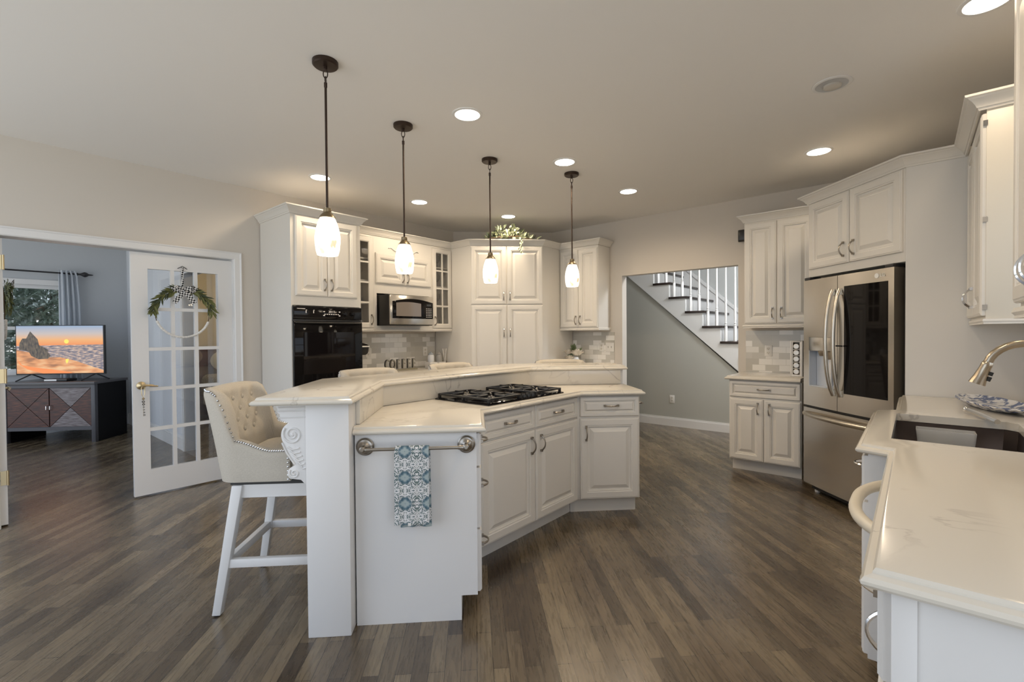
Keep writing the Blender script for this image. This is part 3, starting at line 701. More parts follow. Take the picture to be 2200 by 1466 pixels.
def sink_wall():
    # wall cabinets facing -v : local x runs towards the camera
    t = thing('wall_cabinet', 'white wall cabinet beside the sink with its end panel showing', 'cabinet', P(3.975, .258), -135)
    w, D = .775, .297
    b = MB(); b.box(0, w, 0, D, 1.385, 2.384); b.build('body', mat('cab_end_warm', (.72, .675, .585), .4), t, .002)
    for x0, x1, hx in ((.01, .383, .355), (.389, w-.004, .425)):
        d = front(t, x0, x1, 1.40, 2.365)
        if hx > .4: pull(d, hx-x0, .105, True, mt=M_CHROME)
        else: pull(d, hx-x0, .105, True, mt=M_CHROME)
    for z in (1.44, 1.86, 2.32):
        b = MB(); b.box(w-.004, w+.004, -.012, .004, z-.012, z+.012); b.build('hinge', M_CHROME, t)
    b = MB(); b.sweep([(0, 0), (w, 0), (w, D)], [(o*.7, 1.385+z*.9) for o, z in RAIL]); b.build('light_rail', M_CAB, t, smooth=.3)
    t = thing('wall_cabinet', 'white wall cabinet nearest the camera on the sink wall', 'cabinet', P(2.21, .258), -135)
    w = .96
    b = MB(); b.box(0, w, 0, D, 1.40, 2.42); b.build('body', M_CAB, t, .002)
    front(t, .004, .478, 1.415, 2.41); front(t, .484, .955, 1.415, 2.41)
    for o, x in ((t.children[1], .445), (t.children[2], .035)): pull(o, x, .068, True, mt=M_CHROME, proj=.034)
    b = MB(); b.sweep([(0, D), (0, 0), (w, 0)], [(o*1.2, 1.40+z*1.2) for o, z in RAIL]); b.build('light_rail', M_CAB, t, smooth=.3)
    # base run
    Vf = -.03
    t = thing('base_cabinet', 'white base cabinet at the near end of the sink counter', 'cabinet', P(1.50, Vf), -135)
    base_body(t, .44, .58, .876, mt=M_ISL)
    front(t, .008, .43, .70, .865, 'drawer', (.22, .785, False), mt=M_ISL, hm=M_CHROME); front(t, .008, .43, .12, .69, 'door', (.06, .60, True), mt=M_ISL, hm=M_CHROME)
    b = MB(); b.box(.44, .446, .0, .035, .0, .872); b.build('end_frame', M_ISL, t, .001)
    d = thing('dishwasher', 'white dishwasher with a bowed bisque handle under the sink counter', 'dishwasher', P(2.115, Vf), -135)
    b = MB(); b.box(0, .60, .0, .57, .10, .87); b.build('body', M_WHITEP, d)
    b = MB(); b.box(.004, .596, -.022, 0, .13, .868); dd = b.build('door', mat('dw_white', (.74, .74, .73), .3), d, .006)
    path = [(.02+.56*i/20, -.022-.085*(1-abs(-1+2*i/20)**2.6), .80) for i in range(21)]
    b = MB(); b.tube(path, .017, 10, sx=1.0); b.build('handle', M_BISQUE, dd, smooth=.9)
    b = MB(); b.box(.02, .58, .05, .5, 0, .10); b.build('toe_kick', M_BLACKP, d)
    s = thing('sink_cabinet', 'white bumped-out cabinet under the kitchen sink', 'cabinet', P(3.14, -.13), -135)
    w = .96; b = MB()
    b.box(0, .018, 0, .67, .11, .876); b.box(w-.018, w, 0, .67, .11, .876); b.box(.018, w-.018, 0, .018, .11, .876); b.box(.018, w-.018, .018, .67, .11, .13)
    b.build('body', M_ISL, s); b = MB(); b.box(.01, w-.01, .075, .6, 0, .11); b.build('toe_kick', M_ISL, s)
    front(s, .012, .476, .70, .865, 'drawer', (.24, .785, False), mt=M_ISL, hm=M_CHROME); front(s, .484, w-.012, .70, .865, 'drawer', (.72, .785, False), mt=M_ISL, hm=M_CHROME)
    front(s, .012, .476, .12, .69, 'door', (.43, .60, True), mt=M_ISL, hm=M_CHROME); front(s, .484, w-.012, .12, .69, 'door', (.53, .60, True), mt=M_ISL, hm=M_CHROME)
    f = thing('base_cabinet', 'white base cabinet in the corner between sink and refrigerator', 'cabinet', P(3.97, Vf), -135)
    base_body(f, .80, .58, .876, mt=M_ISL); front(f, .02, .78, .12, .86, 'door', (.7, .7, True), mt=M_ISL, hm=M_CHROME)
    hole = [P(2.335, -.068), P(2.335, .315), P(2.375, .35), P(3.03, .35), P(3.068, .315), P(3.068, -.068)]
    slab('worktop', [P(1.022, -.072), P(1.022, VS-.006), P(3.972, VS-.006), P(3.972, -.078), P(3.235, -.078), P(3.16, -.168), P(2.165, -.168), P(2.135, -.072)], .914, M_QUARTZ, 'long quartz worktop around the sink with a bump-out', 'countertop', wall=(1, 2), holes=(hole,))
    # undermount sink
    k = thing('kitchen_sink', 'steel undermount sink sunk in the right-hand worktop', 'sink', P(2.7, .14), 0)
    c = P(2.7, .14)
    def ring(u0, u1, v0, v1, z, ch=.04): return [(P(u, v)[0]-c[0], P(u, v)[1]-c[1], z) for u, v in ((u0, v0), (u0, v1-ch), (u0+ch, v1), (u1-ch, v1), (u1, v1-ch), (u1, v0))]
    b = MB(); b.loops([ring(2.32, 3.083, -.083, .365, .877), ring(2.335, 3.068, -.068, .35, .877), ring(2.345, 3.058, -.058, .34, .70), ring(2.36, 3.04, -.045, .325, .675)], False, True)
    b.build('bowl', M_STEELIN, k)
    b = MB(); b.lathe([(.045, .676), (.045, .680), (.03, .679)], 20, (.1, .05, 0)); b.build('drain', M_CHROME, k)
    # clear soap caddy hanging on the basin's rear wall
    t = thing('sink_caddy', 'clear plastic caddy inside the kitchen sink', 'caddy', P(3.022, .11), -45, .762)
    b = MB(); b.loops([[(-.095, -.06, .0), (.095, -.06, .0), (.095, .03, .0), (-.095, .03, .0)], [(-.105, -.065, .10), (.105, -.065, .10), (.105, .03, .10), (-.105, .03, .10)], [(-.10, -.06, .10), (.10, -.06, .10), (.10, .026, .10), (-.10, .026, .10)], [(-.091, -.056, .006), (.091, -.056, .006), (.091, .026, .006), (-.091, .026, .006)]], True, True)
    b.build('tray', M_CADDY, t, .006)
    b = MB(); b.box(.03, .036, -.058, .026, .0, .095); b.build('divider', M_CADDY, t)
    # faucet: tall gooseneck whose base stands behind the bowl
    f = thing('faucet', 'brushed nickel gooseneck faucet over the kitchen sink', 'faucet', P(2.68, .43), -135, .9135)
    b = MB(); b.lathe([(.03, 0), (.03, .006), (.022, .012), (.019, .06), (.0165, .1)], 20); b.build('base', M_FAUCET, f)
    R, zc = .105, .258; path = [(0, 0, .09), (0, 0, .2)]
    for i in range(15):
        a = pi*i/14*.92; path.append((0, -R+R*cos(a), zc+R*sin(a)))
    b = MB(); b.tube(path, .0145, 14); b.build('spout', M_FAUCET, f)
    e = Vector(path[-1]); dr = (Vector(path[-1])-Vector(path[-2])).normalized()
    rot = dr.to_track_quat('Z', 'Y').to_matrix().to_4x4(); b = MB(); b.M = Matrix.Translation(e) @ rot
    b.lathe([(.0145, -.005), (.017, .0), (.0185, .012), (.0175, .016), (.021, .055), (.026, .085), (.027, .09), (.022, .09), (.018, .075)], 20); b.build('spray_head', M_FAUCET, f)
    b = MB(); b.M = Matrix.Translation(e) @ rot; b.box(-.007, .007, -.030, -.018, .03, .045); b.box(-.007, .007, -.032, -.021, .05, .068); b.build('spray_button', M_BLACKP, f)
    b = MB(); b.lathe([(.014, .0), (.014, .05), (.012, .06)], 14, (.055, 0, .0)); b.tube([(.055, 0, .05), (.07, -.03, .068), (.075, -.10, .078)], [.008, .007, .006], 8); b.build('lever', M_CHROME, f)
    # soap dispenser pump head in front of the tray
    # blue and white scalloped tray
    t = thing('serving_tray', 'blue and white scalloped tray on the worktop behind the sink', 'tray', P(3.57, .315), -135+13, .915)
    n = 108; ls = []
    for r0, z in ((.55, .0), (.62, .004), (.90, .022), (1.0, .034), (.985, .037), (.88, .027), (.6, .009), (.0, .009)):
        l = []
        for i in range(n):
            a = 2*pi*i/n; sc = 1+(.035*cos(a*18) if r0 > .8 else 0)
            l.append((.34*r0*sc*cos(a)+.0001*cos(a), .115*r0*sc*sin(a)+.0001*sin(a), z))
        ls.append(l)
    b = MB(); b.loops(ls, True, True); b.build('dish', M_BLUE, t)
    b = MB(); q = lambda u, v, z: (*P(u, v), z)
    b.tube([q(3.25, .20, .935), q(3.12, .235, .932), q(2.96, .278, .926)], [.010, .012, .011], 8); b.sphere(q(3.26, .197, .935), .015)
    tag(b.build('serving_knife', M_CHROME), 'silver utensil handle lying on the worktop between sink and tray', 'utensil')
sink_wall()
# ------------------------------------------------------------------ island
def island():
    KX, KV, KY = -.552, -2.38, 3.80
    # knee wall with end post and corbel
    t = thing('island_knee_wall', 'white angled knee wall carrying the raised bar top', 'island', (0, 0), 0)
    kv = lambda v, y: y+v/RT
    poly = ccw([(-.662, 2.235), (KX, 2.235), (KX, KX-KV/RT), (kv(KV, KY), KY), (1.215, KY), (1.215, KY+.11), (kv(-2.49, KY+.11), KY+.11), (-.662, -.662+2.49/RT)])
    b = MB(); b.prism(poly, 0, 1.032); b.build('wall_panel', M_ISL, t, .002)
    b = MB(); b.box(-.738, KX, 2.12, 2.235, 0, 1.032); b.build('end_post', M_ISL, t, .004)
    # carved corbel under the overhang (profile in x,z)
    pr = [(-.738, 1.032), (-.868, 1.032), (-.868, 1.018), (-.862, 1.012), (-.862, .992), (-.852, .986), (-.850, .962), (-.842, .956)]
    pr += [(-.795+.052*cos(a), .893+.058*sin(a)) for a in [pi*.62+.16*i for i in range(12)]]
    pr += [(-.826, .83), (-.805, .79), (-.790, .76)]
    pr += [(-.792+.030*cos(a), .725+.030*sin(a)) for a in [pi*.55+.26*i for i in range(10)]]
    pr += [(-.765, .695), (-.738, .665)]
    b = MB(); b.prism_y(pr, 2.135, 2.22); co = b.build('corbel', M_ISL, t, .003)
    b = MB()
    def spiral(cx, cz, r0, turns, w, y=2.134):
        N = 34; b.tube([(cx+r0*(1-.82*i/N)*cos(2.4+turns*2*pi*i/N), y, cz+r0*(1-.82*i/N)*sin(2.4+turns*2*pi*i/N)) for i in range(N+1)], w, 6)
    spiral(-.797, .897, .042, 1.9, .005); spiral(-.792, .726, .022, 1.5, .004)
    b.sphere((-.797, 2.134, .897), .010, .006, .010, 10, 6)
    for i in range(6):
        z = .83-i*.017; x = -.80+i*.009
        b.tube([(x-.018+.002*i, 2.134, z+.012), (x, 2.134, z), (x+.03-.003*i, 2.134, z+.006)], .0045, 6)
    b.tube([(-.842, 2.134, .862), (-.822, 2.134, .815), (-.79, 2.134, .765)], .004, 6)
    for z in (1.016, 1.0, .972): b.tube([(-.855, 2.1345, z), (-.742, 2.1345, z)], .0035, 6)
    b.build('scroll_carving', M_ISL, co)
    # quartz upstand on the kitchen side
    q = .018; b = MB()
    inn = [(KX+.0015, 2.24), (KX+.0015, KX-KV/RT-.001), (kv(KV, KY)+.001, KY-.0015), (1.19, KY-.0015)]
    out = offset_path(inn, q, False)
    b.prism(ccw(inn+out[::-1]), .9155, 1.030); tag(b.build('island_backsplash', M_QUARTZ, bevel=.001), 'quartz upstand between island worktop and raised bar', 'backsplash')
    slab('bar_counter', [(-.945, 2.062), (-.52, 2.062), (-.52, -.52+2.335/RT), (3.76-2.335/RT, 3.76), (1.245, 3.76), (1.245, 4.185), (4.185-2.755/RT, 4.185), (-.945, -.945+2.755/RT)], 1.068, M_QUARTZ,
         'raised angled quartz bar top of the island', 'countertop')
    VD, YR = -1.827, 3.355
    slab('worktop', [(KX+.003, 2.165), (.050, 2.165), (.050, .050-VD/RT), (YR+VD/RT, YR), (1.243, YR), (1.243, KY-.003), (kv(KV, KY)+.002, KY-.003), (KX+.003, KX-KV/RT-.002)], .914, M_QUARTZ,
         'lower quartz worktop of the island around the cooktop', 'countertop', wall=(5, 6, 7))
    # left leg: end panel and three drawers
    e = thing('drawer_cabinet', 'island end cabinet with the towel bar on its white panel', 'cabinet', (.006, 2.20), 90)
    # local x = +y world, local y = -x world
    b = MB(); b.box(0, .462, 0, .55, .115, .877); b.box(.02, .40, .075, .09, 0, .115); b.build('body', M_ISL, e, .0015)
    b = MB(); b.prism_x([(0, .115), (.075, .115), (.075, 0), (.552, 0), (.552, .877), (0, .877)], -.006, 0); b.build('end_panel', M_ISL, e)
    for z0, z1 in ((.715, .868), (.425, .705), (.125, .415)): front(e, .006, .455, z0, z1, 'drawer', (.23, (z0+z1)/2, False), mt=M_ISL)
    # diagonal cooktop cabinet
    d = thing('cooktop_cabinet', 'angled island cabinet with two doors beneath the cooktop', 'cabinet', (.008, 2.672), 45)
    def loc(x, y): x, y = x-.008, y-2.672; return ((x+y)*RT, (y-x)*RT)
    b = MB(); b.prism([loc(*p) for p in ccw([(.008, 2.672), (.742, 3.404), (.742, 3.793), (kv(KV, KY)+.004, 3.793), (KX+.005, KX-KV/RT-.006), (KX+.005, 2.672)])], .11, .877); b.build('body', M_CAB, d, .0015)
    b = MB(); b.box(-.03, 1.05, .073, .09, 0, .11); b.build('toe_kick', M_CAB, d)
    L = .734/RT
    front(d, .018, .518, .72, .866, 'drawer', (.27, .795, False)); front(d, .526, L-.014, .72, .866, 'drawer', (.775, .795, False))
    front(d, .018, .518, .115, .708, handle=(.475, .615, True)); front(d, .526, L-.014, .115, .708, handle=(.575, .615, True))
    r_ = thing('base_cabinet', 'island end cabinet with one drawer and one door right of the cooktop', 'cabinet', (.746, 3.406), 0)
    b = MB(); b.box(0, .468, 0, .388, .11, .877); b.build('body', M_CAB, r_, .0015)
    b = MB(); b.box(-.045, .452, .055, .07, 0, .108); b.box(.0, .452, .07, .388, 0, .11); b.build('toe_kick', M_CAB, r_)
    front(r_, .018, .46, .72, .866, 'drawer', (.25, .80, False)); front(r_, .018, .46, .115, .708, handle=(.062, .60, True))
    # cooktop
    k = thing('cooktop', 'black gas cooktop with downdraft vent on the island', 'cooktop', P(2.362, -2.103), 45, .9145)
    w, dp = .765, .47
    b = MB(); b.loops([[(-w/2+i, -dp/2+i, z), (w/2-i, -dp/2+i, z), (w/2-i, dp/2-i, z), (-w/2+i, dp/2-i, z)] for i, z in ((0, 0), (0, .007), (.012, .013), (.03, .0115))], True, True); b.build('base', M_BLACK, k)
    b = MB()
    for i in range(24):
        x = -.058+i*.0050; b.box(x, x+.0025, -.15, .20, .012, .0165)
    b.box(-.064, -.059, -.155, .205, .012, .018); b.box(.061, .066, -.155, .205, .012, .018); b.box(-.064, .066, -.157, -.15, .012, .018); b.box(-.064, .066, .2, .207, .012, .018)
    b.build('vent_grille', mat('vent_brown', (.05, .035, .022), .4), k)
    for s in (-1, 1):
        cx = s*.222
        for cy in (-.107, .107):
            b = MB(); b.lathe([(.048, .012), (.046, .018), (.036, .020), (.034, .026), (.03, .028), (.005, .029)], 22, (cx, cy, 0)); b.build('burner', M_IRON, k)
        b = MB(); x0, x1, y0, y1, z = cx-.137, cx+.137, -.217, .217, .033
        for a_, c_ in (((x0, y0), (x1, y0)), ((x0, y1), (x1, y1)), ((x0, y0), (x0, y1)), ((x1, y0), (x1, y1)), ((x0, 0), (x1, 0))): b.beam((*a_, z), (*c_, z), .014, .012)
        for cy in (-.107, .107):
            for q in range(4):
                a = q*pi/2+pi/4; b.beam((cx+.028*cos(a), cy+.028*sin(a), z+.004), (cx+.125*cos(a)*1.2, cy+.115*sin(a)*1.35, z), .011, .012)
            for q in range(4):
                a = q*pi/2; b.beam((cx+.03*cos(a), cy+.03*sin(a), z+.004), (cx+(.128 if q % 2 == 0 else .0)*cos(a), cy+.112*sin(a), z+.004), .010, .014)
        for px in (x0, x1):
            for py in (y0, 0, y1): b.box(px-.008, px+.008, py-.008, py+.008, .0115, .038)
        b.build('grate', M_IRON, k, .002)
    for i in range(4):
        b = MB(); b.lathe([(.019, .012), (.018, .026), (.014, .032), (.003, .033)], 16, (-.066+.044*i, -.205, 0)); b.box(-.069+.044*i, -.063+.044*i, -.222, -.188, .03, .037); b.build('knob', M_BLACKP, k)
    # towel bar and tea towel on the end panel (panel face y = 2.20)
    t = thing('towel_bar', 'brushed nickel towel bar on the island end panel', 'towel bar', (-.27, 2.1935), 0)
    for s in (-1, 1):
        b = MB(); b.lathe([(.040, 0), (.041, -.005), (.036, -.008), (.033, -.012), (.025, -.014), (.020, -.020), (.011, -.026), (.010, -.05), (.013, -.055), (.013, -.066), (.008, -.07)], 28, (s*.229, 0, .822), axis='y'); b.build('rosette', M_NICKEL, t)
    b = MB(); b.tube([(-.225, -.06, .820), (.225, -.06, .820)], .0075, 12)
    for s in (-1, 1): b.lathe([(.0095, -.012), (.0105, 0), (.0095, .012)], 12, (s*.205, -.06, .820), axis='x')
    b.build('bar', M_NICKEL, t)
    b = MB(); n = 16; rows = []
    def sheet(yo, zb, x0, x1, off):
        ls = []
        for i in range(15):
            z = zb+(.826-zb)*i/14
            ls.append([(x0+(x1-x0)*j/12+.004*(1-i/14)*(1 if off else 0), yo-.0035*sin(j*1.3+off)*(1-i/14)-.004*(1-i/14), z) for j in range(13)])
        return ls
    F = sheet(2.199-.079, .486, -.358, -.207, 0); Bk = sheet(2.199-.0515, .465, -.340, -.203, 1)
    top = [[(-.355+(.148)*j/12, 2.199-.0655-.0125*cos(a), .8205+.0125*sin(a)) for j in range(13)] for a in [pi*(.1+.8*i/8) for i in range(9)]]
    ls = F[:-1]+top+Bk[::-1]
    b.loops(ls, False, False, closed=False); o = b.build('tea_towel', M_TOWEL, smooth=2)
    o.location = (0, 0, 0); md = o.modifiers.new('thick', 'SOLIDIFY'); md.thickness = .003; md.offset = 0
    tag(o, 'blue and white floral tea towel hanging on the towel bar', 'towel')
    b = MB(); b.box(-.300, -.285, 2.112, 2.1128, .482, .494); b.build('care_tag', M_WHITEP, o)
    b = MB(); b.box(1.2155, 1.2165, 3.44, 3.75, .2, .8)
    t = thing('towel_ring', 'small nickel towel bar on the right end of the island', 'towel bar', (1.2155, 3.50), 90)
    for s in (0, .3):
        b = MB(); b.lathe([(.02, 0), (.02, -.006), (.008, -.012), (.008, -.05)], 16, (s, 0, .80), axis='y'); b.build('post', M_NICKEL, t)
    b = MB(); b.tube([(-.02, -.05, .80), (.32, -.05, .80)], .007, 10); b.build('bar', M_NICKEL, t)
island()

# ------------------------------------------------------------------ stools
def make_stool(label):
    t = thing('bar_stool', label, 'bar stool', group='tufted bar stools at the island')
    ZB, ZA, ZT = .635, .785, 1.072; TH = .072
    # plan path of the wrap-around shell, from right arm front round the back to left arm front
    pts = []
    for i in range(9): pts.append((.262, -.085+.255*i/8))
    for i in range(1, 9):
        a = pi/2*i/8; pts.append((.262-.095+.095*cos(a), .17+.095*sin(a)))
    for i in range(1, 20): pts.append((.167-.334*i/20, .265))
    for i in range(0, 9):
        a = pi/2+pi/2*i/8; pts.append((-.167+.095*cos(a), .17+.095*sin(a)))
    for i in range(1, 9): pts.append((-.262, .17-.255*i/8))
    n = len(pts)
    buttons = [(x, z) for z, xs in ((1.01, (-.15, -.05, .05, .15)), (.955, (-.1, 0, .1)), (.90, (-.15, -.05, .05, .15)), (.845, (-.1, 0, .1))) for x in xs]
    def sm(a, b_, x): x = max(0, min(1, (x-a)/(b_-a))); return x*x*(3-2*x)
    NI = 22; ls = []; nails = []; inner_surf = {}
    for i, (x, y) in enumerate(pts):
        a = Vector(pts[max(0, i-1)]); c = Vector(pts[min(n-1, i+1)]); tt = (c-a).normalized(); nx, ny = tt.y, -tt.x   # outward normal
        h = ZA+.05*sm(.0, .17, y)+(ZT-ZA-.05)*sm(.165, .235, y)+.012*(1-(x/.26)**2)*(1 if y > .25 else 0)
        back = sm(.12, .24, y)
        def lean(z): return back*.085*((z-ZB)/(ZT-ZB))**1.2
        ln = Vector((nx*.35, abs(ny) if ny > 0 else 0))
        def pt(d, z):
            k = lean(z); return (x-nx*d+ln.x*k*.35, y-ny*d+ln.y*k, z)
        loop = []
        for k in range(7): loop.append(pt(0 if k else .004, ZB+(h-.03-ZB)*k/6))
        for k in range(1, 7):
            q = pi*k/7; loop.append(pt(TH/2-(TH/2)*cos(q), h-.03+.03*sin(q)))
        for k in range(NI+1):
            z = h-.03+(ZB-(h-.03))*k/NI
            puff = 0
            if back > .3 and z > .79:
                dm = min(sqrt((x-bx)**2+(z-bz)**2) for bx, bz in buttons)
                puff = back*(.020*sm(0, .062, dm)-.014)
            loop.append(pt(TH+puff, z))
        ls.append(loop)
        nails.append(Vector(pt(.012, h-.006)))
    b = MB(); b.loops(ls, True, True); sh = b.build('backrest', M_LINEN, t, smooth=1.2)
    for bx, bz in buttons:
        yy = .265-TH+.085*((bz-ZB)/(ZT-ZB))**1.2+.010
        b = MB(); b.sphere((bx, yy, bz), .012, .007, .012, 10, 6); b.build('button', M_LINEN, sh)
    # nailhead trim along the outer edge and down the arm fronts
    for sg in (-1, 1):
        b = MB()
        for i in range(1, n):
            if pts[i][0]*sg < 0 or not (pts[i][1] < .25 or abs(pts[i][0]) > .15): continue
            for q in (0, .34, .67):
                p = nails[i-1].lerp(nails[i], q); b.sphere(tuple(p), .0056, n=8, k=4)
        for k in range(7): b.sphere((sg*.2625, -.078, .645+.02*k), .0056, n=8, k=4)
        b.build('nailhead_trim', M_CHROME, sh)
    # seat cushion
    b = MB(); ls = []
    def rr(w, y0, y1, z, r_=.05):
        out = []
        for cx, cy, a0 in ((w-r_, y1-r_, 0), (-w+r_, y1-r_, pi/2), (-w+r_, y0+r_, pi), (w-r_, y0+r_, 3*pi/2)):
            for i in range(6): a = a0+pi/2*i/5; out.append((cx+r_*cos(a), cy+r_*sin(a), z))
        return out
    for ins, z in ((.012, .632), (.0, .642), (.0, .715), (.010, .737), (.04, .755), (.10, .768), (.17, .772)):
        ls.append(rr(.203+.045*(1 if False else 0)-ins*.8, -.235+ins, .205-ins*.6, z, max(.02, .05-ins*.1)))
    b.loops(ls); b.build('seat', M_LINEN, t, smooth=1.2)
    b = MB(); b.box(-.25, .25, -.232, -.083, .634, .74); b.build('seat_front', M_LINEN, t, .02, 3)
    b = MB(); b.box(-.235, .235, -.20, .20, .617, .634); b.build('swivel_plate', M_BLACKP, t)
    # white timber base
    b = MB(); zt, zb = .617, .553
    b.box(-.235, .235, -.21, -.19, zb, zt); b.box(-.235, .235, .165, .185, zb, zt); b.box(-.235, -.215, -.19, .165, zb, zt); b.box(.215, .235, -.19, .165, zb, zt)
    b.build('apron', M_ISL, t, .003)
    for sx in (-1, 1):
        for sy, yt, yb_ in ((-1, -.185, -.215), (1, .165, .262)):
            b = MB(); b.taper((sx*.225, yt, .617), (sx*.245, yb_, .006), .048, .038); b.build('leg', M_ISL, t, .003)
            g = MB(); g.lathe([(.014, 0), (.016, .006)], 10, (sx*.245, yb_, 0)); g.build('glide', M_DARKM, t.children[-1])
    zs = .245
    for sx in (-1, 1):
        b = MB(); b.beam((sx*.237, -.205, zs), (sx*.237, .222, zs), .028, .04); b.build('stretcher', M_ISL, t, .002)
    b = MB(); b.beam((-.237, .222, zs-.0), (.237, .222, zs-.0), .028, .04); b.build('stretcher', M_ISL, t, .002)
    b = MB(); b.beam((-.237, -.205, zs+.0), (.237, -.205, zs+.0), .028, .04); b.build('footrest', M_ISL, t, .002)
    return t
def place(o, xy, a): o.location = (*xy, 0); o.rotation_euler = (0, 0, radians(a))
st = make_stool('tufted linen bar stool seen whole at the left end of the island')
place(st, (-.968, 2.585), 90)
for lb, xy, a in (('tufted linen bar stool behind the bar, in front of the black oven', P(1.985, -2.815), 45),
                  ('tufted linen bar stool behind the bar, in front of the corner pantry', P(2.80, -2.815), 45),
                  ('tufted linen bar stool behind the right end of the bar, below the white flowers', (.82, 4.215), 0)):
    c = copy_tree(st); c['label'] = lb; place(c, xy, a)
# ------------------------------------------------------------------ lights
def lamp(name, kind, loc, power, col, parent=None, size=.05, spot=None):
    ld = bpy.data.lights.new(name, kind); ld.energy = power; ld.color = col
    if kind in ('POINT', 'SPOT'): ld.shadow_soft_size = size
    if spot: ld.spot_size = radians(spot); ld.spot_blend = .6
    o = bpy.data.objects.new(name, ld); COL.objects.link(o); o.location = loc
    if parent: o.parent = parent
    return o
def pendants():
    labs = ['pendant light nearest the camera, with the longest rod', 'second pendant light from the left, in front of the microwave cabinet',
            'third pendant light from the left, in front of the corner pantry', 'rightmost pendant light, in front of the narrow wall cabinet']
    for lb, (x, y) in zip(labs, [(-.755, 2.533), (-.465, 3.252), (.137, 3.847), (.870, 4.139)]):
        t = thing('pendant_light', lb, 'pendant light', (x, y), 0, CEIL, group='mini pendants over the island bar')
        b = MB(); b.lathe([(.064, 0), (.064, -.018), (.058, -.024), (.012, -.026)], 32); b.build('canopy', M_BRONZE, t)
        b = MB(); b.lathe([(.010, -.026), (.010, -.04), (.006, -.045)], 12)
        b.tube([(.011*cos(a), 0, -.062+.022*sin(a)) for a in [2*pi*i/16 for i in range(16)]], .0028, 6, closed=True)
        b.tube([(0, .009*cos(a), -.094+.018*sin(a)) for a in [2*pi*i/16 for i in range(16)]], .0028, 6, closed=True); b.build('chain_link', M_BRONZE, t)
        b = MB(); b.tube([(0, 0, -.11), (0, 0, -.76)], .0062, 10); b.lathe([(.0085, -.108), (.0085, -.13), (.006, -.134)], 12); b.build('rod', M_BRONZE, t)
        b = MB(); b.lathe([(.008, -.752), (.019, -.756), (.020, -.772), (.018, -.776), (.024, -.781), (.038, -.798), (.041, -.806), (.036, -.808)], 28); b.build('socket_cap', M_CAPB, t)
        pr = [(.036, -.803), (.047, -.83), (.057, -.865), (.063, -.905), (.0625, -.94), (.058, -.975), (.052, -.998)]
        b = MB(); b.lathe(pr+[(r_-.003, z) for r_, z in pr[::-1]], 32, cap0=False, cap1=False); b.build('shade', M_PGLASS, t)
        b = MB(); b.sphere((0, 0, -.90), .022, .022, .03); b.build('bulb', M_CANLENS, t)
        lamp('pendant_glow', 'POINT', (0, 0, -.985), PENDANT_POWER, WARM, t, .03)
def cans():
    L = [((-.031, 3.073), 'lit recessed ceiling light above the cooktop, between second and third pendants', 1), ((.755, 3.866), 'lit recessed ceiling light beside the canopy of the rightmost pendant', 1),
         ((2.706, 3.523), 'lit recessed ceiling light above the refrigerator cabinet', 1), ((1.544, 4.623), 'lit recessed ceiling light in front of the stair-hall opening', 1),
         ((-1.359, 4.366), 'lit recessed ceiling light above the oven cabinet', 1), ((-.569, 5.113), 'lit recessed ceiling light above the microwave cabinet', 1),
         ((.421, 5.681), 'lit recessed ceiling light above the corner pantry', 1), ((2.212, 1.882), 'lit recessed ceiling light above the sink', 1),
         ((.90, 1.55), 'added unseen recessed fill light over the aisle between island and sink', 1),  # extra can added beyond the view to brighten the angled island doors
         ((2.052, 2.570), 'unlit eyeball recessed light, grey inside', 0)]
    for (x, y), lb, on in L:
        t = thing('recessed_light', lb, 'ceiling light', (x, y), 0, CEIL, group='recessed ceiling lights')
        b = MB(); b.lathe([(.098, -.0005), (.097, -.004), (.086, -.007), (.080, -.006), (.078, -.001)], 36, cap0=False, cap1=False); b.build('trim_ring', M_TRIM, t)
        if on:
            b = MB(); b.lathe([(.079, -.002), (.079, -.0045), (.03, -.005), (.001, -.005)], 36); b.build('lens', M_CANLENS, t)
            lamp('can_beam', 'SPOT', (0, 0, -.02), CAN_POWER*(.4 if x > 2.1 else 1), WARM, t, .07, 168)
        else:
            b = MB(); b.lathe([(.080, -.0065), (.070, -.004), (.045, -.001), (.001, -.0008)], 36, cap0=False); b.build('baffle', M_CANBAF, t)
            b = MB(); b.lathe([(.045, -.002), (.044, -.012), (.036, -.016), (.001, -.017)], 28, (.012, .01, 0)); b.build('eyeball', mat('eyeball_beige', (.55, .52, .47), .4), t)
pendants(); cans()

# ------------------------------------------------------------------ plants
def leaf(b, p, d, n, L, W, fold=.25):
    p, d, n = Vector(p), Vector(d).normalized(), Vector(n)
    s = d.cross(n); s = s.normalized() if s.length > 1e-4 else d.orthogonal().normalized(); n = s.cross(d)
    q = lambda t, w, h: p+d*(L*t)+s*(W*w)+n*(W*h)
    b.add([q(0, 0, 0), q(.3, .42, fold), q(.65, .40, fold), q(1, 0, -.1), q(.65, -.40, fold), q(.3, -.42, fold), q(.5, 0, 0)],
          [(0, 1, 6), (1, 2, 6), (2, 3, 6), (3, 4, 6), (4, 5, 6), (5, 0, 6)])
RND = random.Random(3)
def rv(s=1): return Vector((RND.uniform(-s, s), RND.uniform(-s, s), RND.uniform(-s, s)))

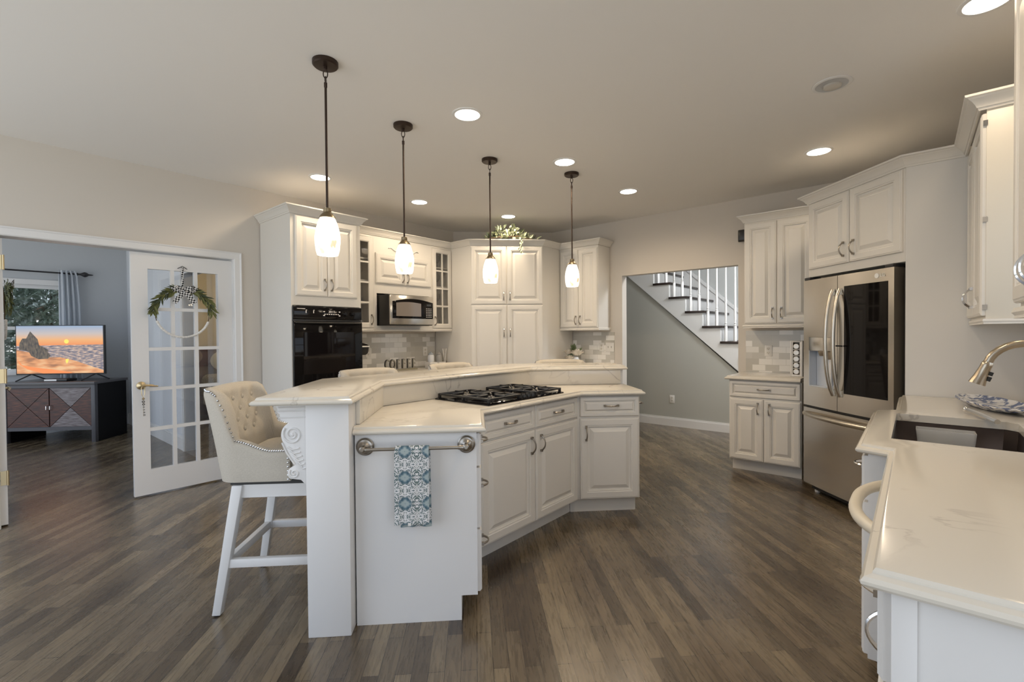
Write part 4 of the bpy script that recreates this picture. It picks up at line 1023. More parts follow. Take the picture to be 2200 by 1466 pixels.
# ------------------------------------------------------------------ french doors
def french_door(name, xy, a, flip=False):
    W, H, T = .752, 2.018, .035
    o = bpy.data.objects.new(name, None); COL.objects.link(o); o.location = (*xy, .012); o.rotation_euler = (0, 0, radians(a)); o['kind'] = 'structure'
    gx0, gx1, gz0, gz1 = .112, .634, .205, 1.888
    b = MB(); b.box(0, gx0, 0, T, 0, H); b.box(gx1, W, 0, T, 0, H); b.box(gx0, gx1, 0, T, 0, gz0); b.box(gx0, gx1, 0, T, gz1, H)
    for i in (1, 2): x = gx0+(gx1-gx0)*i/3; b.box(x-.014, x+.014, .002, T-.002, gz0, gz1)
    for i in range(1, 5): z = gz0+(gz1-gz0)*i/5; b.box(gx0, gx1, .0025, T-.0025, z-.014, z+.014)
    b.build('leaf', M_TRIM, o)
    g = MB(); g.box(gx0, gx1, .015, .019, gz0, gz1); g.build('pane', M_GLASS, o)
    b = MB(); hx = W-.055 if flip else .055
    for s in (-1, 1):
        y = -.001 if s < 0 else T+.001
        b.lathe([(.033, y), (.032, y+s*.006), (.020, y+s*.012), (.010, y+s*.018), (.010, y+s*.05)], 20, (hx, 0, .915), axis='y')
        k = -1 if flip else 1
        b.tube([(hx, y+s*.048, .915), (hx+k*.03, y+s*.052, .918), (hx+k*.07, y+s*.05, .910), (hx+k*.105, y+s*.046, .905)], [.009, .008, .007, .005], 8)
    b.build('handle', M_BRASS, o)
    return o
def wreath(label, xy, a, z):
    t = thing('wreath', label, 'wreath', xy, a, z, group='leafy bead wreaths on the french doors')
    R = .20; b = MB()
    for i in range(46):
        an = radians(200)+radians(140)*i/45; b.sphere((R*cos(an), -.012, R*sin(an)), .0115, .0115, .0085 if i % 2 else .011, 8, 5)
    b.build('bead_ring', M_BEAD, t)
    b = MB(); b.tube([(R*cos(x), -.008, R*sin(x)) for x in [2*pi*i/40 for i in range(40)]], .003, 6, closed=True); b.build('wire_ring', M_TWIG, t)
    b = MB(); b2 = MB()
    for s in (-1, 1):
        for i in range(34):
            q = i/33; an = pi/2-s*(.12+q*1.35); rr_ = R+.005+.02*RND.random()
            p = Vector((rr_*cos(an), -.02-.015*RND.random(), rr_*sin(an)))
            tang = Vector((s*sin(an), 0, -s*cos(an)))
            for w in (-1, 1):
                out = Vector((cos(an), 0, sin(an)))*w*RND.uniform(.25, .9)
                d = tang+out+Vector((0, RND.uniform(-.6, .1), RND.uniform(-.25, .05)))
                leaf(b if RND.random() < .72 else b2, p, d, Vector((0, -1, 0))+rv(.5), RND.uniform(.055, .085), .018)
    b.build('leaves', M_LEAF, t); b2.build('dark_leaves', M_LEAFD, t)
    # gingham bow, tails and hanger
    b = MB(); y = -.05
    def rib(path, w):
        ls = []
        for i, p in enumerate(path):
            a_ = Vector(path[max(0, i-1)]); c_ = Vector(path[min(len(path)-1, i+1)]); tt = (c_-a_).normalized(); nn = Vector((-tt.z, 0, tt.x))
            p = Vector(p); ls.append([p-nn*w/2, p+nn*w/2])
        b.loops(ls, False, False, closed=False)
    for s in (-1, 1):
        rib([(0, y, R+.0), (s*.03, y-.012, R+.022), (s*.065, y-.018, R+.030), (s*.085, y-.010, R+.018), (s*.07, y+.005, R+.004), (s*.03, y, R-.002)], .036)
        rib([(s*.005, y-.004, R-.005), (s*.03, y-.01, R-.04), (s*.055, y-.008, R-.075), (s*.075, y-.012, R-.105)], .036)
    b.sphere((0, y-.01, R), .014, .012, .014)
    o = b.build('bow', M_GING, t, smooth=2)
    md = o.modifiers.new('thick', 'SOLIDIFY'); md.thickness = .0015
    b = MB(); b.box(-.008, .008, -.008, -.006, R, R+.215); b.build('ribbon', M_GING, t)
    b = MB(); b.tube([(-.035, -.008, R+.195), (0, -.01, R+.218), (.035, -.008, R+.195)], .003, 6); b.build('ribbon_knot', M_DARKM, t)
    return t
def doors():
    french_door('door_1', P(.925, -4.872), 45)
    wreath('leafy wreath with bead ring and gingham bow hanging on the french door', P(1.282, -4.868), 45, 1.525)
    d2 = french_door('door_2', P(.214, -4.876), 135, True)
    for z in (.33, 1.05, 1.85):
        b = MB(); b.box(-.002, .0005, .002, .033, z-.05, z+.05); b.tube([(-.006, -.003, z-.052), (-.006, -.003, z+.052)], .007, 8); b.build('hinge', M_BRASS, d2)
    wreath('leafy wreath on the opened-back door leaf at the left picture edge', P(.2185, -5.25), 135, 1.525)
    # charm hanging from the lever
    t = thing('door_charm', 'small beaded charm hanging from the french door lever', 'ornament', P(.987, -4.842), 45, .915)
    b = MB(); b.tube([(-.012, 0, -.005), (-.010, 0, -.06), (0, 0, -.085), (.010, 0, -.06), (.012, 0, -.005), (0, 0, .011)], .0028, 6, closed=True); b.build('loop', M_BRASS, t)
    b = MB(); b.tube([(0, 0, -.08), (0, 0, -.24)], .001, 5)
    b.sphere((0, -.002, -.095), .010, .005, .010)
    b.build('cord', mat('jute', (.35, .27, .16), .9), t)
    b = MB()
    for i, r_ in enumerate((.010, .009, .006, .006, .006, .007)): b.lathe([(r_, -.004), (r_, .0), (r_*.55, .0), (r_*.55, -.004)], 12, (.001*i, 0, -.12-.022*i), cap0=False, cap1=False, axis='y')
    b.build('ring_beads', M_DARKM, t)
doors()

# ------------------------------------------------------------------ study beyond the doors
def study():
    x0, x1, y0, y1, zt = -5.90, -4.811, 6.397, 6.95, .77
    t = thing('media_console', 'dark rustic media console with X-panelled doors under the television', 'console', (x0, y0), 0)
    w, d = x1-x0, y1-y0; black = mat('console_black', (.004, .0035, .004), .6, spec=.2); grey = mat('console_grey', (.07, .068, .075), .45)
    b = MB(); b.box(.045, w-.045, .02, d, .16, zt-.035); b.build('carcass', black, t)
    for x in (.006, w-.04): b = MB(); b.box(x, x+.034, .05, d, .0, zt-.035); b.build('side_panel', black, t)
    b = MB(); b.box(-.012, w+.012, -.02, d+.01, zt-.032, zt); b.build('top', mat('console_top', (.075, .072, .075), .3), t, .003)
    for x in (0, w-.048):
        b = MB(); b.box(x, x+.048, 0, .048, 0, zt-.033); b.build('leg', grey, t, .002)
    b = MB(); b.box(.048, w-.048, .006, .03, zt-.075, zt-.035); b.box(.048, w-.048, .006, .03, .155, .20); b.build('rail', grey, t)
    for k, (a, c) in enumerate(((.05, w/2-.004), (w/2+.004, w-.05))):
        b = MB(); z0, z1 = .20, zt-.078; cx, cz = (a+c)/2, (z0+z1)/2
        q = [(a, .005, z0), (c, .005, z0), (c, .005, z1), (a, .005, z1), (cx, .005, cz)]
        for i, (e, f_) in enumerate(((0, 1), (1, 2), (2, 3), (3, 0))):
            b.m = 1 if i % 2 == 0 and k == 1 else 0
            tri = [Vector(q[e]), Vector(q[f_]), Vector(q[4])]; cen = (tri[0]+tri[1]+tri[2])/3
            tri = [p.lerp(cen, .025) for p in tri]
            b.loops([[tuple(p) for p in tri], [(p.x, .018, p.z) for p in tri]])
        b.m = 0; b.box(a, c, .0181, .0195, z0, z1)
        dr = b.build('door', [M_RUST, M_WEATH], t)
        hx = c-.018 if k == 0 else a+.018
        h = MB(); h.tube([(hx, .0, cz-.03), (hx, -.018, cz-.022), (hx, -.018, cz+.022), (hx, .0, cz+.03)], .004, 6); h.build('handle', M_CHROME, dr)
    # television showing a sea sunset
    tv = thing('television', 'flat television showing a sunset beach, on the dark console', 'television', (-5.877, 6.56), 0, zt)
    w, z0, z1 = 1.07, .085, .722
    b = MB(); b.box(0, w, 0, .035, z0, z1); b.box(.15, w-.15, .035, .07, z0+.03, z0+.4); b.build('casing', M_BLACKP, tv, .003)
    def em(n, c): return mat('screen_'+n, (0, 0, 0), .3, emit=c, estr=1)
    sky = mat('screen_sky', (0, 0, 0), .3, emit=(1, .5, .2), estr=.8); N = NT(sky)
    sp = N.n('SeparateXYZ'); N.l(N.coords(), sp.inputs[0]); mr = N.n('MapRange'); N.l(sp.outputs['Z'], mr.inputs['Value']); mr.inputs['From Min'].default_value = .45; mr.inputs['From Max'].default_value = z1
    N.l(N.ramp(mr.outputs['Result'], [(0, (.85, .24, .06)), (.3, (.85, .42, .15)), (.6, (.55, .48, .45)), (1, (.26, .38, .56))]), N.b.inputs['Emission Color'])
    sea = mat('screen_sea', (0, 0, 0), .3, emit=(.3, .3, .35), estr=.8); N = NT(sea)
    ns = N.n('TexNoise'); N.l(N.coords(scale=(3, 1, 16)), ns.inputs['Vector']); ns.inputs['Scale'].default_value = 5; ns.inputs['Detail'].default_value = 6
    N.l(N.ramp(ns.outputs['Fac'], [(.35, (.10, .10, .15)), (.5, (.26, .22, .24)), (.58, (.62, .42, .30)), (.72, (.62, .60, .66))]), N.b.inputs['Emission Color'])
    sand = mat('screen_sand', (0, 0, 0), .3, emit=(.6, .3, .12), estr=.8); N = NT(sand)
    ns = N.n('TexNoise'); N.l(N.coords(scale=(1, 1, 4)), ns.inputs['Vector']); ns.inputs['Scale'].default_value = 4
    N.l(N.ramp(ns.outputs['Fac'], [(.35, (.36, .15, .06)), (.5, (.75, .32, .12)), (.65, (.86, .52, .26))]), N.b.inputs['Emission Color'])
    rock = mat('screen_rock', (0, 0, 0), .3, emit=(.1, .08, .05), estr=.8); N = NT(rock)
    ns = N.n('TexNoise'); N.l(N.coords(scale=(8, 1, 3)), ns.inputs['Vector']); ns.inputs['Scale'].default_value = 6; ns.inputs['Detail'].default_value = 7
    N.l(N.ramp(ns.outputs['Fac'], [(.35, (.02, .015, .012)), (.6, (.13, .095, .06)), (.75, (.25, .19, .12))]), N.b.inputs['Emission Color'])
    b = MB(); X0, X1, Z0, Z1 = .012, w-.012, z0+.014, z1-.010
    def poly(m_, pts, y):
        b.m = m_; b.prism_y([(X0+(X1-X0)*x, Z0+(Z1-Z0)*z) for x, z in pts], y, y+.0002)
    poly(0, [(0, .58), (1, .60), (1, 1), (0, 1)], -.0008); poly(1, [(0, 0), (1, 0), (1, .602), (0, .585)], -.0009)
    poly(4, [(.575+.027*cos(a)*1, .672+.045*sin(a)) for a in [2*pi*i/20 for i in range(20)]], -.0012)
    poly(2, [(0, 0), (1, 0), (1, .06), (.86, .14), (.66, .27), (.5, .34), (.38, .34), (.22, .42), (0, .50)], -.0011)
    poly(5, [(.01, .30), (.06, .18), (.2, .13), (.38, .09), (.62, .02), (.64, .0), (.3, .0), (.12, .09), (.03, .2)], -.0013)
    poly(3, [(.03, .50), (.035, .64), (.07, .74), (.115, .74), (.16, .89), (.205, .80), (.245, .72), (.26, .60), (.31, .55), (.37, .49), (.355, .455), (.39, .38), (.36, .31), (.25, .30), (.17, .37), (.14, .46), (.09, .49)], -.0014)
    poly(4, [(.565, .30), (.60, .30), (.59, .24), (.575, .2), (.56, .25)], -.0012)
    b.build('screen', [sky, sea, sand, rock, em('sun', (1.0, .66, .10)), em('wet', (.80, .22, .05))], tv)
    for x in (.17, w-.12):
        b = MB(); b.beam((x, .02, z0+.005), (x-.10, -.09, .006), .012, .014); b.beam((x, .02, z0+.005), (x+.06, .16, .006), .012, .014); b.build('foot', M_DARKM, tv)
    bx = thing('cable_box', 'slim black and silver box on the console below the television', 'media box', (-5.47, 6.47), 0, zt)
    b = MB(); b.box(0, .27, 0, .16, .002, .032); b.build('body', M_BLACKP, bx, .004); b = MB(); b.box(.004, .15, -.002, 0, .008, .028); b.build('front_panel', M_LOGO, bx)
    # curtain and rod
    t = thing('curtain_rod', 'black curtain rod with finial above the study window', 'curtain rod', P(0, -9.11), 45, 2.235)
    b = MB(); b.tube([(-.75, 0, 0), (1.13, 0, 0)], .011, 10); b.build('rod', M_DARKM, t)
    b = MB(); b.lathe([(.011, 1.12), (.022, 1.128), (.012, 1.14), (.014, 1.16), (.034, 1.195), (.037, 1.21), (.03, 1.23), (.012, 1.25), (.008, 1.285), (.003, 1.30)], 16, axis='x'); b.build('finial', M_DARKM, t)
    for x in (-.5, 1.045):
        b = MB(); b.tube([(x, .088, .01), (x, .0, .01)], .008, 8); b.tube([(x, -.012, -.012), (x, .0, .012)], .007, 8); b.build('bracket', M_DARKM, t)
    b = MB(); ls = []
    for z, sp in ((2.275, .8), (2.20, .9), (1.8, 1.0), (1.2, 1.05), (.6, 1.08), (.02, 1.1)):
        ls.append([(.93+.22*sp*i/40, .036*sin(i*.62)*(.8+.2*sp), z) for i in range(41)])
    b.loops(ls, False, False, closed=False); o = b.build('curtain', M_SHEER, loc=(*P(0, -9.10), 0), rot=radians(45), smooth=2)
    md = o.modifiers.new('thick', 'SOLIDIFY'); md.thickness = .002
    tag(o, 'white grommet curtain panel beside the study window', 'curtain')
    # wall plate in the study and bedroom furniture seen through the glass
    bd = thing('bed', 'bed with printed quilt and mahogany headboard seen through the door glass', 'bed', P(2.62, -9.2), 45)
    b = MB(); b.box(0, 1.6, -.07, -.01, 0, 1.10); b.box(-.03, 1.63, -.08, 0, 1.08, 1.14); b.box(.05, 1.55, -.085, -.07, .86, .885); b.build('headboard', M_HEADB, bd, .004)
    b = MB(); b.box(.04, 1.56, -2.05, -.085, .18, .42); b.build('mattress', mat('mattress', (.6, .58, .52), .9), bd, .03)
    b = MB(); b.box(.0, 1.6, -2.08, -.10, .30, .70); b.build('quilt', M_QUILT, bd, .10, 4)
    b = MB(); b.box(.05, .09, -2.0, -1.96, 0, .2); b.box(1.5, 1.54, -2.0, -1.96, 0, .2); b.build('legs', M_HEADB, bd)
    pl = MB()
    pl.sphere((.42, -.22, .92), .30, .11, .20, 18, 10); tag(pl.build('pillow', M_PILLOW, loc=(*P(2.62, -9.2), 0), rot=radians(45)), 'cream pillow leaning on the mahogany headboard', 'pillow')
    c = thing('ceiling_lamp', 'bedroom ceiling lamp hidden above the bed', 'ceiling light', P(3.1, -7.2), 0, CEIL)
    b = MB(); b.lathe([(.16, 0), (.16, -.03), (.13, -.08), (.02, -.10)], 24); b.build('shade', mat('lamp_shade_glow', (.9, .85, .7), .5, emit=(1, .8, .5), estr=4), c)
    lamp('bedroom_glow', 'POINT', (0, 0, -.22), 20, (1, .88, .68), c, .12)
    # planting outside the study window
    b = MB(); b.prism(UVs((-9, -22), (9, -22), (9, -9.36), (-9, -9.36)), -.5, -.35); struct(b.build('ground', mat('garden_soil', (.10, .11, .06), .9)))
    for k, (u, v, h, sp) in enumerate(((-.75, -11.2, 3.4, .85), (1.0, -11.0, 3.0, .80), (.3, -13.4, 4.6, 1.5), (-2.9, -13.0, 4.4, 1.4))):
        x, y = P(u, v)
        t = thing('evergreen_shrub', ['feathery evergreen at the left of the study window', 'low evergreen directly behind the television', 'tall evergreen at the right of the study window', 'evergreen half hidden by the door edge'][k], 'shrub', (x, y), 0, -.35, group='evergreens outside the study window')
        b = MB(); b2 = MB()
        for i in range(4200):
            th = RND.uniform(0, 2*pi); q = RND.random()**.5; zz = RND.uniform(.1, 1); r_ = sp*(1-.35*zz)*q
            p = Vector((r_*cos(th), r_*sin(th), zz*h))
            leaf(b, p, rv()+Vector((cos(th), sin(th), -.2)), rv(), RND.uniform(.09, .2), .06)
        b.build('foliage', M_EVER, t)
        b2.tube([(0, 0, 0), (.05, .02, h*.4), (0, .05, h*.8)], [.07, .05, .02], 8)
        for i in range(9):
            th = RND.uniform(0, 6.28); zz = RND.uniform(.2, .8)*h; b2.tube([(0, 0, zz), (.5*cos(th), .5*sin(th), zz+.2), (.9*cos(th), .9*sin(th), zz+.15)], [.025, .016, .006], 6)
        b2.build('trunk', M_TWIG, t)
study()

# ------------------------------------------------------------------ staircase beyond the opening
def stairs():
    v0, z0, run, rise = -1.967, 1.2115, .2327, .209
    t = thing('staircase', 'white staircase with dark treads and turned balusters seen through the opening', 'staircase', (0, 0), 0)
    line = lambda v: .797-(v+1.751)*.894
    steps = range(-4, 7)
    pts = []
    for i in steps:
        vb = v0-run*i; zt = z0+rise*i-.03
        pts += [(vb+run, zt), (vb, zt)]
    vmax, vmin = pts[0][0], pts[-1][0]
    poly = pts+[(vmin, max(line(vmin), 0)), (vmax, max(line(vmax), 0))]
    b = MB(); b.loops([[(*P(u, v), z) for v, z in poly] for u in (6.578, 6.5995)]); b.build('stringer', mat('stringer_white', (.70, .70, .69), .45), t)
    for i in steps:
        vb = v0-run*i; z = z0+rise*i
        b = MB(); b.prism(UVs((6.555, vb), (6.555, vb+run+.03), (7.70, vb+run+.03), (7.70, vb)), z-.03, z); b.build('tread', M_TREAD, t, .005)
        b = MB(); b.prism(UVs((6.60, vb+run-.016), (6.60, vb+run), (7.70, vb+run), (7.70, vb+run-.016)), z-rise, z-.0305); b.build('riser', M_TRIM, t)
        for k in (.055, .055+run/2):
            v = vb+k; x, y = P(6.63, v); hh = 1.20-(k-.055)*.9
            b = MB(); b.taper((x, y, z), (x, y, z+.20+.0), .030, .030)
            b.lathe([(.014, z+.20), (.019, z+.212), (.011, z+.225), (.017, z+.24), (.010, z+.26), (.0145, z+.30), (.015, z+.36), (.008, z+hh-.02), (.008, z+hh)], 12, (x, y, 0)); b.build('baluster', M_TRIM, t)
    b = MB(); i0, i1 = steps[0], steps[-1]
    p = lambda i, up: (*P(6.63, v0-run*i+.055), z0+rise*i+up)
    b.beam(p(i0, 1.22), p(i1, 1.22), .055, .06); b.build('handrail', M_TREAD, t, .01)
    b = MB(); sk = [(v0-run*i+run, z0+rise*i) for i in (i0, i1)]
    b.loops([[(*P(u, v), z+d) for (v, z), d in ((sk[0], -.25), (sk[0], .16), (sk[1], .16), (sk[1], -.25))] for u in (7.703, 7.718)])
    b.beam((*P(7.70, sk[0][0]), sk[0][1]+.17), (*P(7.70, sk[1][0]), sk[1][1]+.17), .03, .045); b.build('skirting', M_TRIM, t)
    b = MB(); b.beam((*P(7.65, sk[0][0]), sk[0][1]+1.02), (*P(7.65, sk[1][0]), sk[1][1]+1.02), .045, .05)
    b.build('wall_rail', M_TRIM, t)
stairs()
def hall_fill_light():  # lamp added out of view to brighten the stairs and hall wall
    t = thing('hall_fill_light', 'added unseen fill light in the stair hall, shaped as a flush ceiling lamp', 'ceiling light', P(6.05, -1.0), 0, CEIL)
    b = MB(); b.lathe([(.17, 0), (.17, -.02), (.14, -.07), (.02, -.09)], 28); b.build('shade', mat('hall_fill_shade', (.9, .9, .9), .5, emit=(.95, .97, 1), estr=4), t)
    lamp('hall_fill_glow', 'POINT', (0, 0, -.2), 68, (.92, .96, 1.0), t, .14)
hall_fill_light()

# ------------------------------------------------------------------ small things
def plate(label, xy, a, z, kind='outlet', w=.07):
    t = thing('electrical_outlet' if kind == 'outlet' else 'light_switch', label, 'outlet' if kind == 'outlet' else 'light switch', xy, a, z)
    b = MB(); b.box(-w/2, w/2, -.006, 0, -.057, .057); b.build('cover_plate', M_WHITEP, t, .003)
    if kind == 'outlet':
        for dz in (-.021, .021):
            b = MB(); b.lathe([(.0165, -.006), (.0165, -.0085), (.001, -.0086)], 16, (0, 0, dz), axis='y'); s = b.build('socket', mat('socket_cream', (.68, .65, .58), .4), t)
            b = MB(); b.box(-.008, -.005, -.0092, -.0086, dz-.002, dz+.008); b.box(.005, .008, -.0092, -.0086, dz-.002, dz+.007); b.lathe([(.003, -.0086), (.003, -.0092)], 8, (0, 0, dz-.008), axis='y'); b.build('slots', M_SLOT, s)
    else:
        for dx in (-.023, .023):
            b = MB(); b.box(dx-.004, dx+.004, -.008, -.006, -.012, .012); b.box(dx-.003, dx+.003, -.016, -.008, -.001, .008); b.build('toggle', mat('toggle_grey', (.40, .38, .35), .4), t)
plate('outlet on the tiles right of the microwave, above the coffee signs', P(3.93, VL+.0085), 45, 1.115)
plate('outlet on the tiles beside the black coffee maker', P(3.09, VL+.0085), 45, 1.13)
plate('outlet on the tiles to the right of the white flowers', P(UR-.0085, -3.085), -45, 1.153)
plate('double switch plate at the right edge of the tiles beside the stair-hall opening', P(UR-.0005, -2.86-.035), -45, 1.154, 'switch', .116) if False else plate('double switch plate beside the outlet right of the white flowers', P(UR-.0085, -2.965), -45, 1.154, 'switch', .116)
plate('outlet on the tiles left of the spice rack', P(UR-.0085, -1.145), -45, 1.137)
plate('outlet low on the grey wall under the stairs', P(6.5995, -2.63), -45, .385)

def counter_items():
    # COFFEE sign
    t = thing('coffee_sign', 'metal letter sign reading COFFEE on the coffee counter', 'sign', P(3.15, -4.60), 45, .915)
    b = MB(); b.box(.0, .46, -.02, .03, 0, .012); b.build('base_board', mat('sign_board', (.32, .29, .20), .6), t)
    galv = [mat('galvanised_letters', (.34, .32, .27), .5, .4), M_DARKM]
    for i, ch in enumerate('COFFEE'):
        text_mesh('letter', ch, .155, galv[0], t, Matrix.Translation((.045+.075*i, .004, .068)) @ FRONT @ Matrix.Diagonal((.62, 1, 1, 1)), .012)
        text_mesh('letter_edge', ch, .163, galv[1], t.children[-1], Matrix.Translation((.041+.075*i, .012, .069)) @ FRONT @ Matrix.Diagonal((.62, 1, 1, 1)), .0035)
    # coffee maker
    m = thing('coffee_maker', 'black coffee maker on the counter beside the wall oven', 'coffee maker', P(2.70, -4.56), 45, .915)
    b = MB(); b.box(0, .18, 0, .24, 0, .03); b.box(.0, .18, .13, .24, .03, .22); b.build('body', M_BLACK, m, .012, 3)
    b = MB(); ls = []
    for z, e in ((.20, .015), (.215, 0), (.275, -.008), (.285, -.010)): ls.append([(0-.0+e, -.015+e, z), (.21-e, -.015+e, z), (.21-e, .24, z), (e, .24, z)])
    b.loops(ls); b.build('brew_head', M_BLACKP, m, .01, 3)
    b = MB(); b.box(-.005, .222, -.03, .24, .285, .30); b.build('silver_band', M_LOGO, m, .005)
    b = MB(); b.loops([[(-.003, -.028, .30), (.22, -.028, .30), (.22, .24, .30), (-.003, .24, .30)], [(.0, -.01, .318), (.20, -.01, .318), (.2, .24, .322), (.0, .24, .322)], [(.03, .03, .338), (.15, .03, .338), (.15, .22, .342), (.03, .22, .342)]]); b.build('lid', M_BLACK, m, .006)
    # sugar caddy with canisters
    t = thing('coffee_caddy', 'white stepped caddy box at the right end of the coffee counter', 'caddy', P(3.755, -4.52), 45, .9155)
    b = MB(); b.box(0, .115, 0, .10, 0, .075); b.box(.115, .145, .02, .10, 0, .055); b.box(.145, .25, 0, .10, 0, .072); b.build('box', M_WHITEP, t, .003)
    b = MB()
    for i in range(4): b.lathe([(.0085, -.0012), (.0085, 0), (.006, 0), (.006, -.0012)], 12, (.03+.02*i, -.0003, .048), cap0=False, cap1=False, axis='y')
    b.build('printed_rings', M_GREYT, t)
    b = MB(); b.lathe([(.02, 0), (.024, .015), (.018, .035), (.006, .05)], 16, (.09, -.03, .0)); b.build('scoop', mat('lilac_glaze', (.55, .55, .70), .2), t)
    for lb, x, mt in (('white canister with grey glaze on the coffee caddy', .055, M_PORC), ('dark grey canister on the coffee caddy', .185, M_STONEW)):
        p = P(3.755+x, -4.573)
        c = thing('canister', lb, 'canister', p, 45, .990 if x < .1 else .987)
        b = MB(); b.lathe([(.034, 0), (.04, .01), (.04, .075), (.033, .09), (.024, .094)], 24); b.build('jar', mt, c)
        b = MB(); b.lathe([(.030, .094), (.031, .1), (.018, .112), (.006, .115), (.009, .124), (.003, .130)], 20); b.build('lid', mt if x > .1 else mat('grey_glaze', (.38, .42, .47), .3), c)
    c = thing('straw_jar', 'small glass jar of white paper straws at the counter end by the pantry', 'jar', P(4.06, -4.60), 45, .915)
    b = MB(); b.lathe([(.03, 0), (.032, .005), (.032, .085), (.029, .085), (.029, .008), (.002, .008)], 20); b.build('jar', M_GLASSW, c)
    for dx, dy in ((-.035, 0), (.0, .012), (.03, 0), (.012, -.012)):
        b = MB(); b.tube([(-dx*.3, dy, .012), (dx, dy, .235)], .006, 8); b.build('straw', M_WHITEP, c)
    # flowers
    f = thing('flower_arrangement', 'white roses with greenery in a vase beside the corner pantry', 'flowers', P(5.17, -3.335), -45, .915); f.scale = (1.08, 1.08, 1.28)
    b = MB(); b.lathe([(.03, 0), (.045, .02), (.05, .05), (.04, .085), (.034, .09), (.03, .085)], 24); b.build('vase', M_PORC, f)
    def rose(c, r_):
        b = MB(); c = Vector(c)
        b.sphere(c, r_*.45, r_*.45, r_*.5, 10, 6)
        for ring, (n, ro, tilt) in enumerate(((5, .45, .2), (6, .68, .55), (7, .88, .95))):
            for i in range(n):
                a = 2*pi*i/n+ring*.5; o_ = Vector((cos(a), sin(a), 0))
                base = c+o_*r_*ro*.55+Vector((0, 0, -r_*.5)); d = o_*sin(tilt)+Vector((0, 0, cos(tilt)))
                leaf(b, base, d, -o_, r_*1.15, r_*1.25, .25)
        b.build('rose', M_PETAL, f, smooth=2)
    rose((.045, -.03, .135), .062); rose((-.075, -.02, .14), .048); rose((-.03, -.06, .085), .04); rose((-.10, .0, .085), .036)
    b = MB()
    for i in range(26):
        a = RND.uniform(0, 6.28); d = Vector((cos(a)*.6, sin(a)*.6, RND.uniform(-.1, 1.1)))
        leaf(b, (0, 0, .12), d, rv(), RND.uniform(.07, .11), .034)
    for i in range(14): leaf(b, (-.02, -.01, .15), (RND.uniform(-.5, .5), RND.uniform(-.4, .4), 1), rv(), RND.uniform(.05, .09), .03)
    b.build('greenery', mat('rose_leaf', (.13, .17, .08), .5), f)
    # spice rack and jars
    t = thing('spice_rack', 'slim white spice rack standing left of the refrigerator', 'rack', P(5.04, -.885), -45, .915)
    b = MB(); b.box(0, .012, .0, .12, .0, .33); b.box(.088, .10, .0, .12, .0, .33); b.box(.012, .088, .108, .12, .0, .33); b.box(.012, .088, 0, .108, .318, .33); b.box(.012, .088, 0, .108, 0, .018); b.box(0, .0235, .001, .006, 0, .33); b.box(.0765, .10, .001, .006, 0, .33)
    for i in range(4): b.box(.0235, .0765, .001, .006, .0718+.0585*i, .0778+.0585*i)
    b.build('frame', M_WHITEP, t, .002)
    sj = None
    names = ['bottom', 'second lowest', 'middle', 'second highest', 'top']
    for i in range(5):
        p = P(5.04-.004+.0, -.885+.05)
        if sj is None:
            sj = thing('spice_jar', '', 'spice jar', p, -45, .934, group='spice jars in the rack')
            b = MB(); b.lathe([(.022, .012), (.022, .07), (.002, .07)], 18, (0, .028, 0), axis='y'); b.build('jar', mat('spice_brown', (.30, .20, .10), .4), sj)
            b = MB(); b.lathe([(.002, -.014), (.021, -.014), (.0245, -.011), (.025, .010), (.02, .012)], 20, (0, .014, 0), axis='y'); b.build('lid', mat('lid_satin', (.62, .58, .52), .35, .6), sj); j = sj
        else: j = copy_tree(sj)
        j.location = (*p, .9605+.0585*i); j['label'] = names[i]+' spice jar with satin metal lid in the white rack'
    # glassware behind the glass doors
    def goblet(lb, u, z, kind):
        t = thing('wine_glass' if kind == 0 else 'tumbler', lb, 'glass', P(u, -4.69), 45, z)
        b = MB()
        if kind == 0: b.lathe([(.03, 0), (.03, .003), (.005, .008), (.004, .07), (.02, .085), (.034, .11), (.034, .14), (.028, .17), (.026, .17), (.032, .14), (.03, .11), (.003, .08)], 18)
        else: b.lathe([(.026, 0), (.03, .10), (.028, .10), (.024, .006), (.001, .006)], 18)
        b.build('bowl', M_GLASSW, t)
    for z, nm in ((1.421, 'bottom'), (1.686, 'second'), (1.936, 'third'), (2.176, 'top')):
        for i, u in enumerate((3.865, 3.945, 4.025)):
            goblet(f'{("tumbler" if nm in ("bottom",) else "stemmed glass")} on the {nm} shelf of the cabinet right of the microwave, {["leftmost", "middle", "rightmost"][i]} of three', u, z, 0 if nm != 'bottom' else 1)
    for z, nm in ((1.936, 'third'), (2.176, 'top')):
        goblet(f'stemmed glass on the {nm} shelf of the cabinet beside the oven', 2.87, z, 0)
    t = None
    for i in range(5):
        b = MB(); b.lathe([(.02, 0), (.045, .002), (.085, .012), (.086, .014), (.044, .005), (.001, .004)], 28)
        o = b.build('plate', M_PORC, loc=(*P(2.83, -4.69), 1.686+.011*i)) if t is None else t.copy()
        if t is None: t = o
        else: COL.objects.link(o); o.location = (*P(2.83, -4.69), 1.686+.011*i)
        tag(o, ['lowest', 'second lowest', 'middle', 'second highest', 'topmost'][i]+' white plate in the stack behind the glass door beside the oven', 'plate', 'white plates behind the glass door')
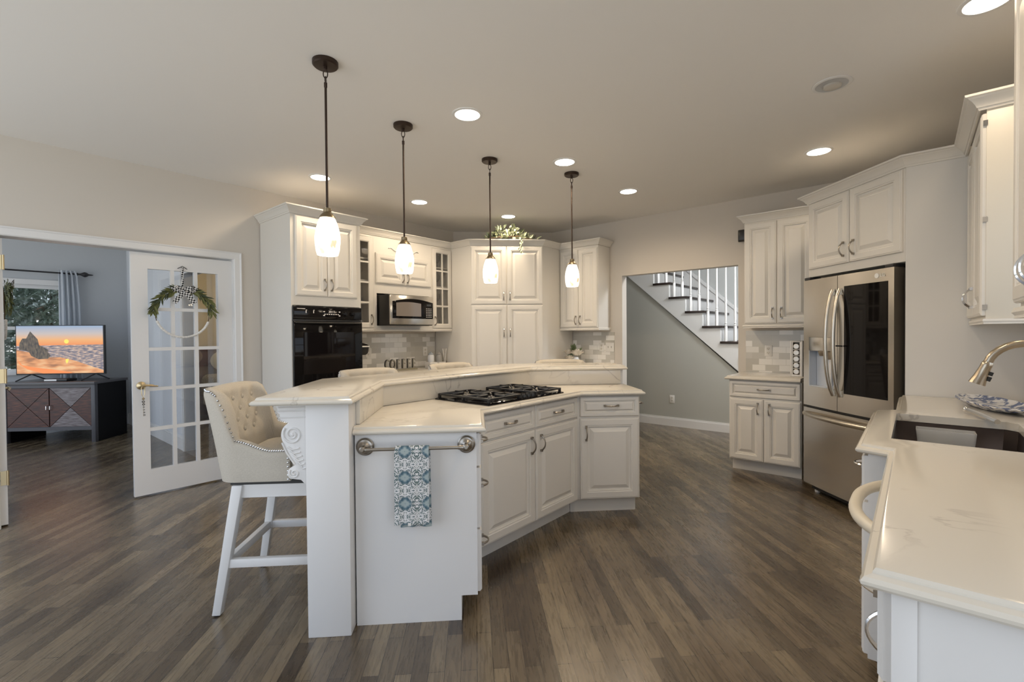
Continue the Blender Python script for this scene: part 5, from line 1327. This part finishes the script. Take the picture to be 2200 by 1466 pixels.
    mg = thing('mug', 'white mug on the bottom shelf of the glass cabinet beside the oven', 'mug', P(2.86, -4.66), 45, 1.421)
    b = MB(); b.lathe([(.036, 0), (.04, .004), (.04, .085), (.036, .085), (.036, .008), (.001, .008)], 20); b.build('cup', M_PORC, mg)
    b = MB(); b.tube([(.038+.024*sin(a), 0, .045+.026*cos(a)) for a in [pi*i/10 for i in range(11)]], .005, 6); b.build('handle', M_PORC, mg)
    # garland on the pantry
    g = thing('leaf_garland', 'trailing garland of pale leaves lying on top of the corner pantry', 'garland', (.43, 5.90), 0, 2.497)
    b = MB(); b2 = MB(); b3 = MB()
    for i in range(150):
        x = RND.gauss(0, .13); x = max(-.30, min(.36, x)); hgt = .20*math.exp(-(x/.20)**2)
        p = Vector((x, RND.uniform(-.08, .10), RND.uniform(.02, 1)*hgt*.8+.01))
        d = Vector((x*2+RND.uniform(-.6, .6), RND.uniform(-.9, .3), RND.uniform(-.1, .9)))
        leaf(b if RND.random() < .75 else b2, p, d, rv()+Vector((0, -1, .3)), RND.uniform(.05, .09), RND.uniform(.028, .04))
    for i in range(9): leaf(b, (.135+.012*(i % 3), -.125-.004*i, .02-.022*i), (RND.uniform(-.5, .5), -.5, -.8), (0, -1, 0), .05, .028)
    b.build('leaves', M_LEAFG, g); b2.build('dark_leaves', M_LEAFD, g)
    b3.tube([(-.33, .0, .006), (-.1, .02, .05), (.12, -.02, .05), (.36, .0, .006)], .006, 6); b3.tube([(.10, -.04, .05), (.14, -.12, .03), (.145, -.128, -.16)], .003, 5); b3.build('vine', M_TWIG, g)
    # little speaker high on the wall
    t = thing('wall_speaker', 'small black wall speaker high beside the cabinet left of the refrigerator', 'speaker', P(UR, -1.375), -45, 2.28)
    b = MB(); b.loops([[(-.035, -.0, .02), (.035, -.0, .02), (.035, -.0, .11), (-.035, 0, .11)], [(-.05, -.05, 0), (.05, -.05, 0), (.05, -.05, .13), (-.05, -.05, .13)], [(-.04, -.085, .012), (.04, -.085, .012), (.04, -.085, .118), (-.04, -.085, .118)]]); b.build('case', M_BLACKP, t, .006)
counter_items()
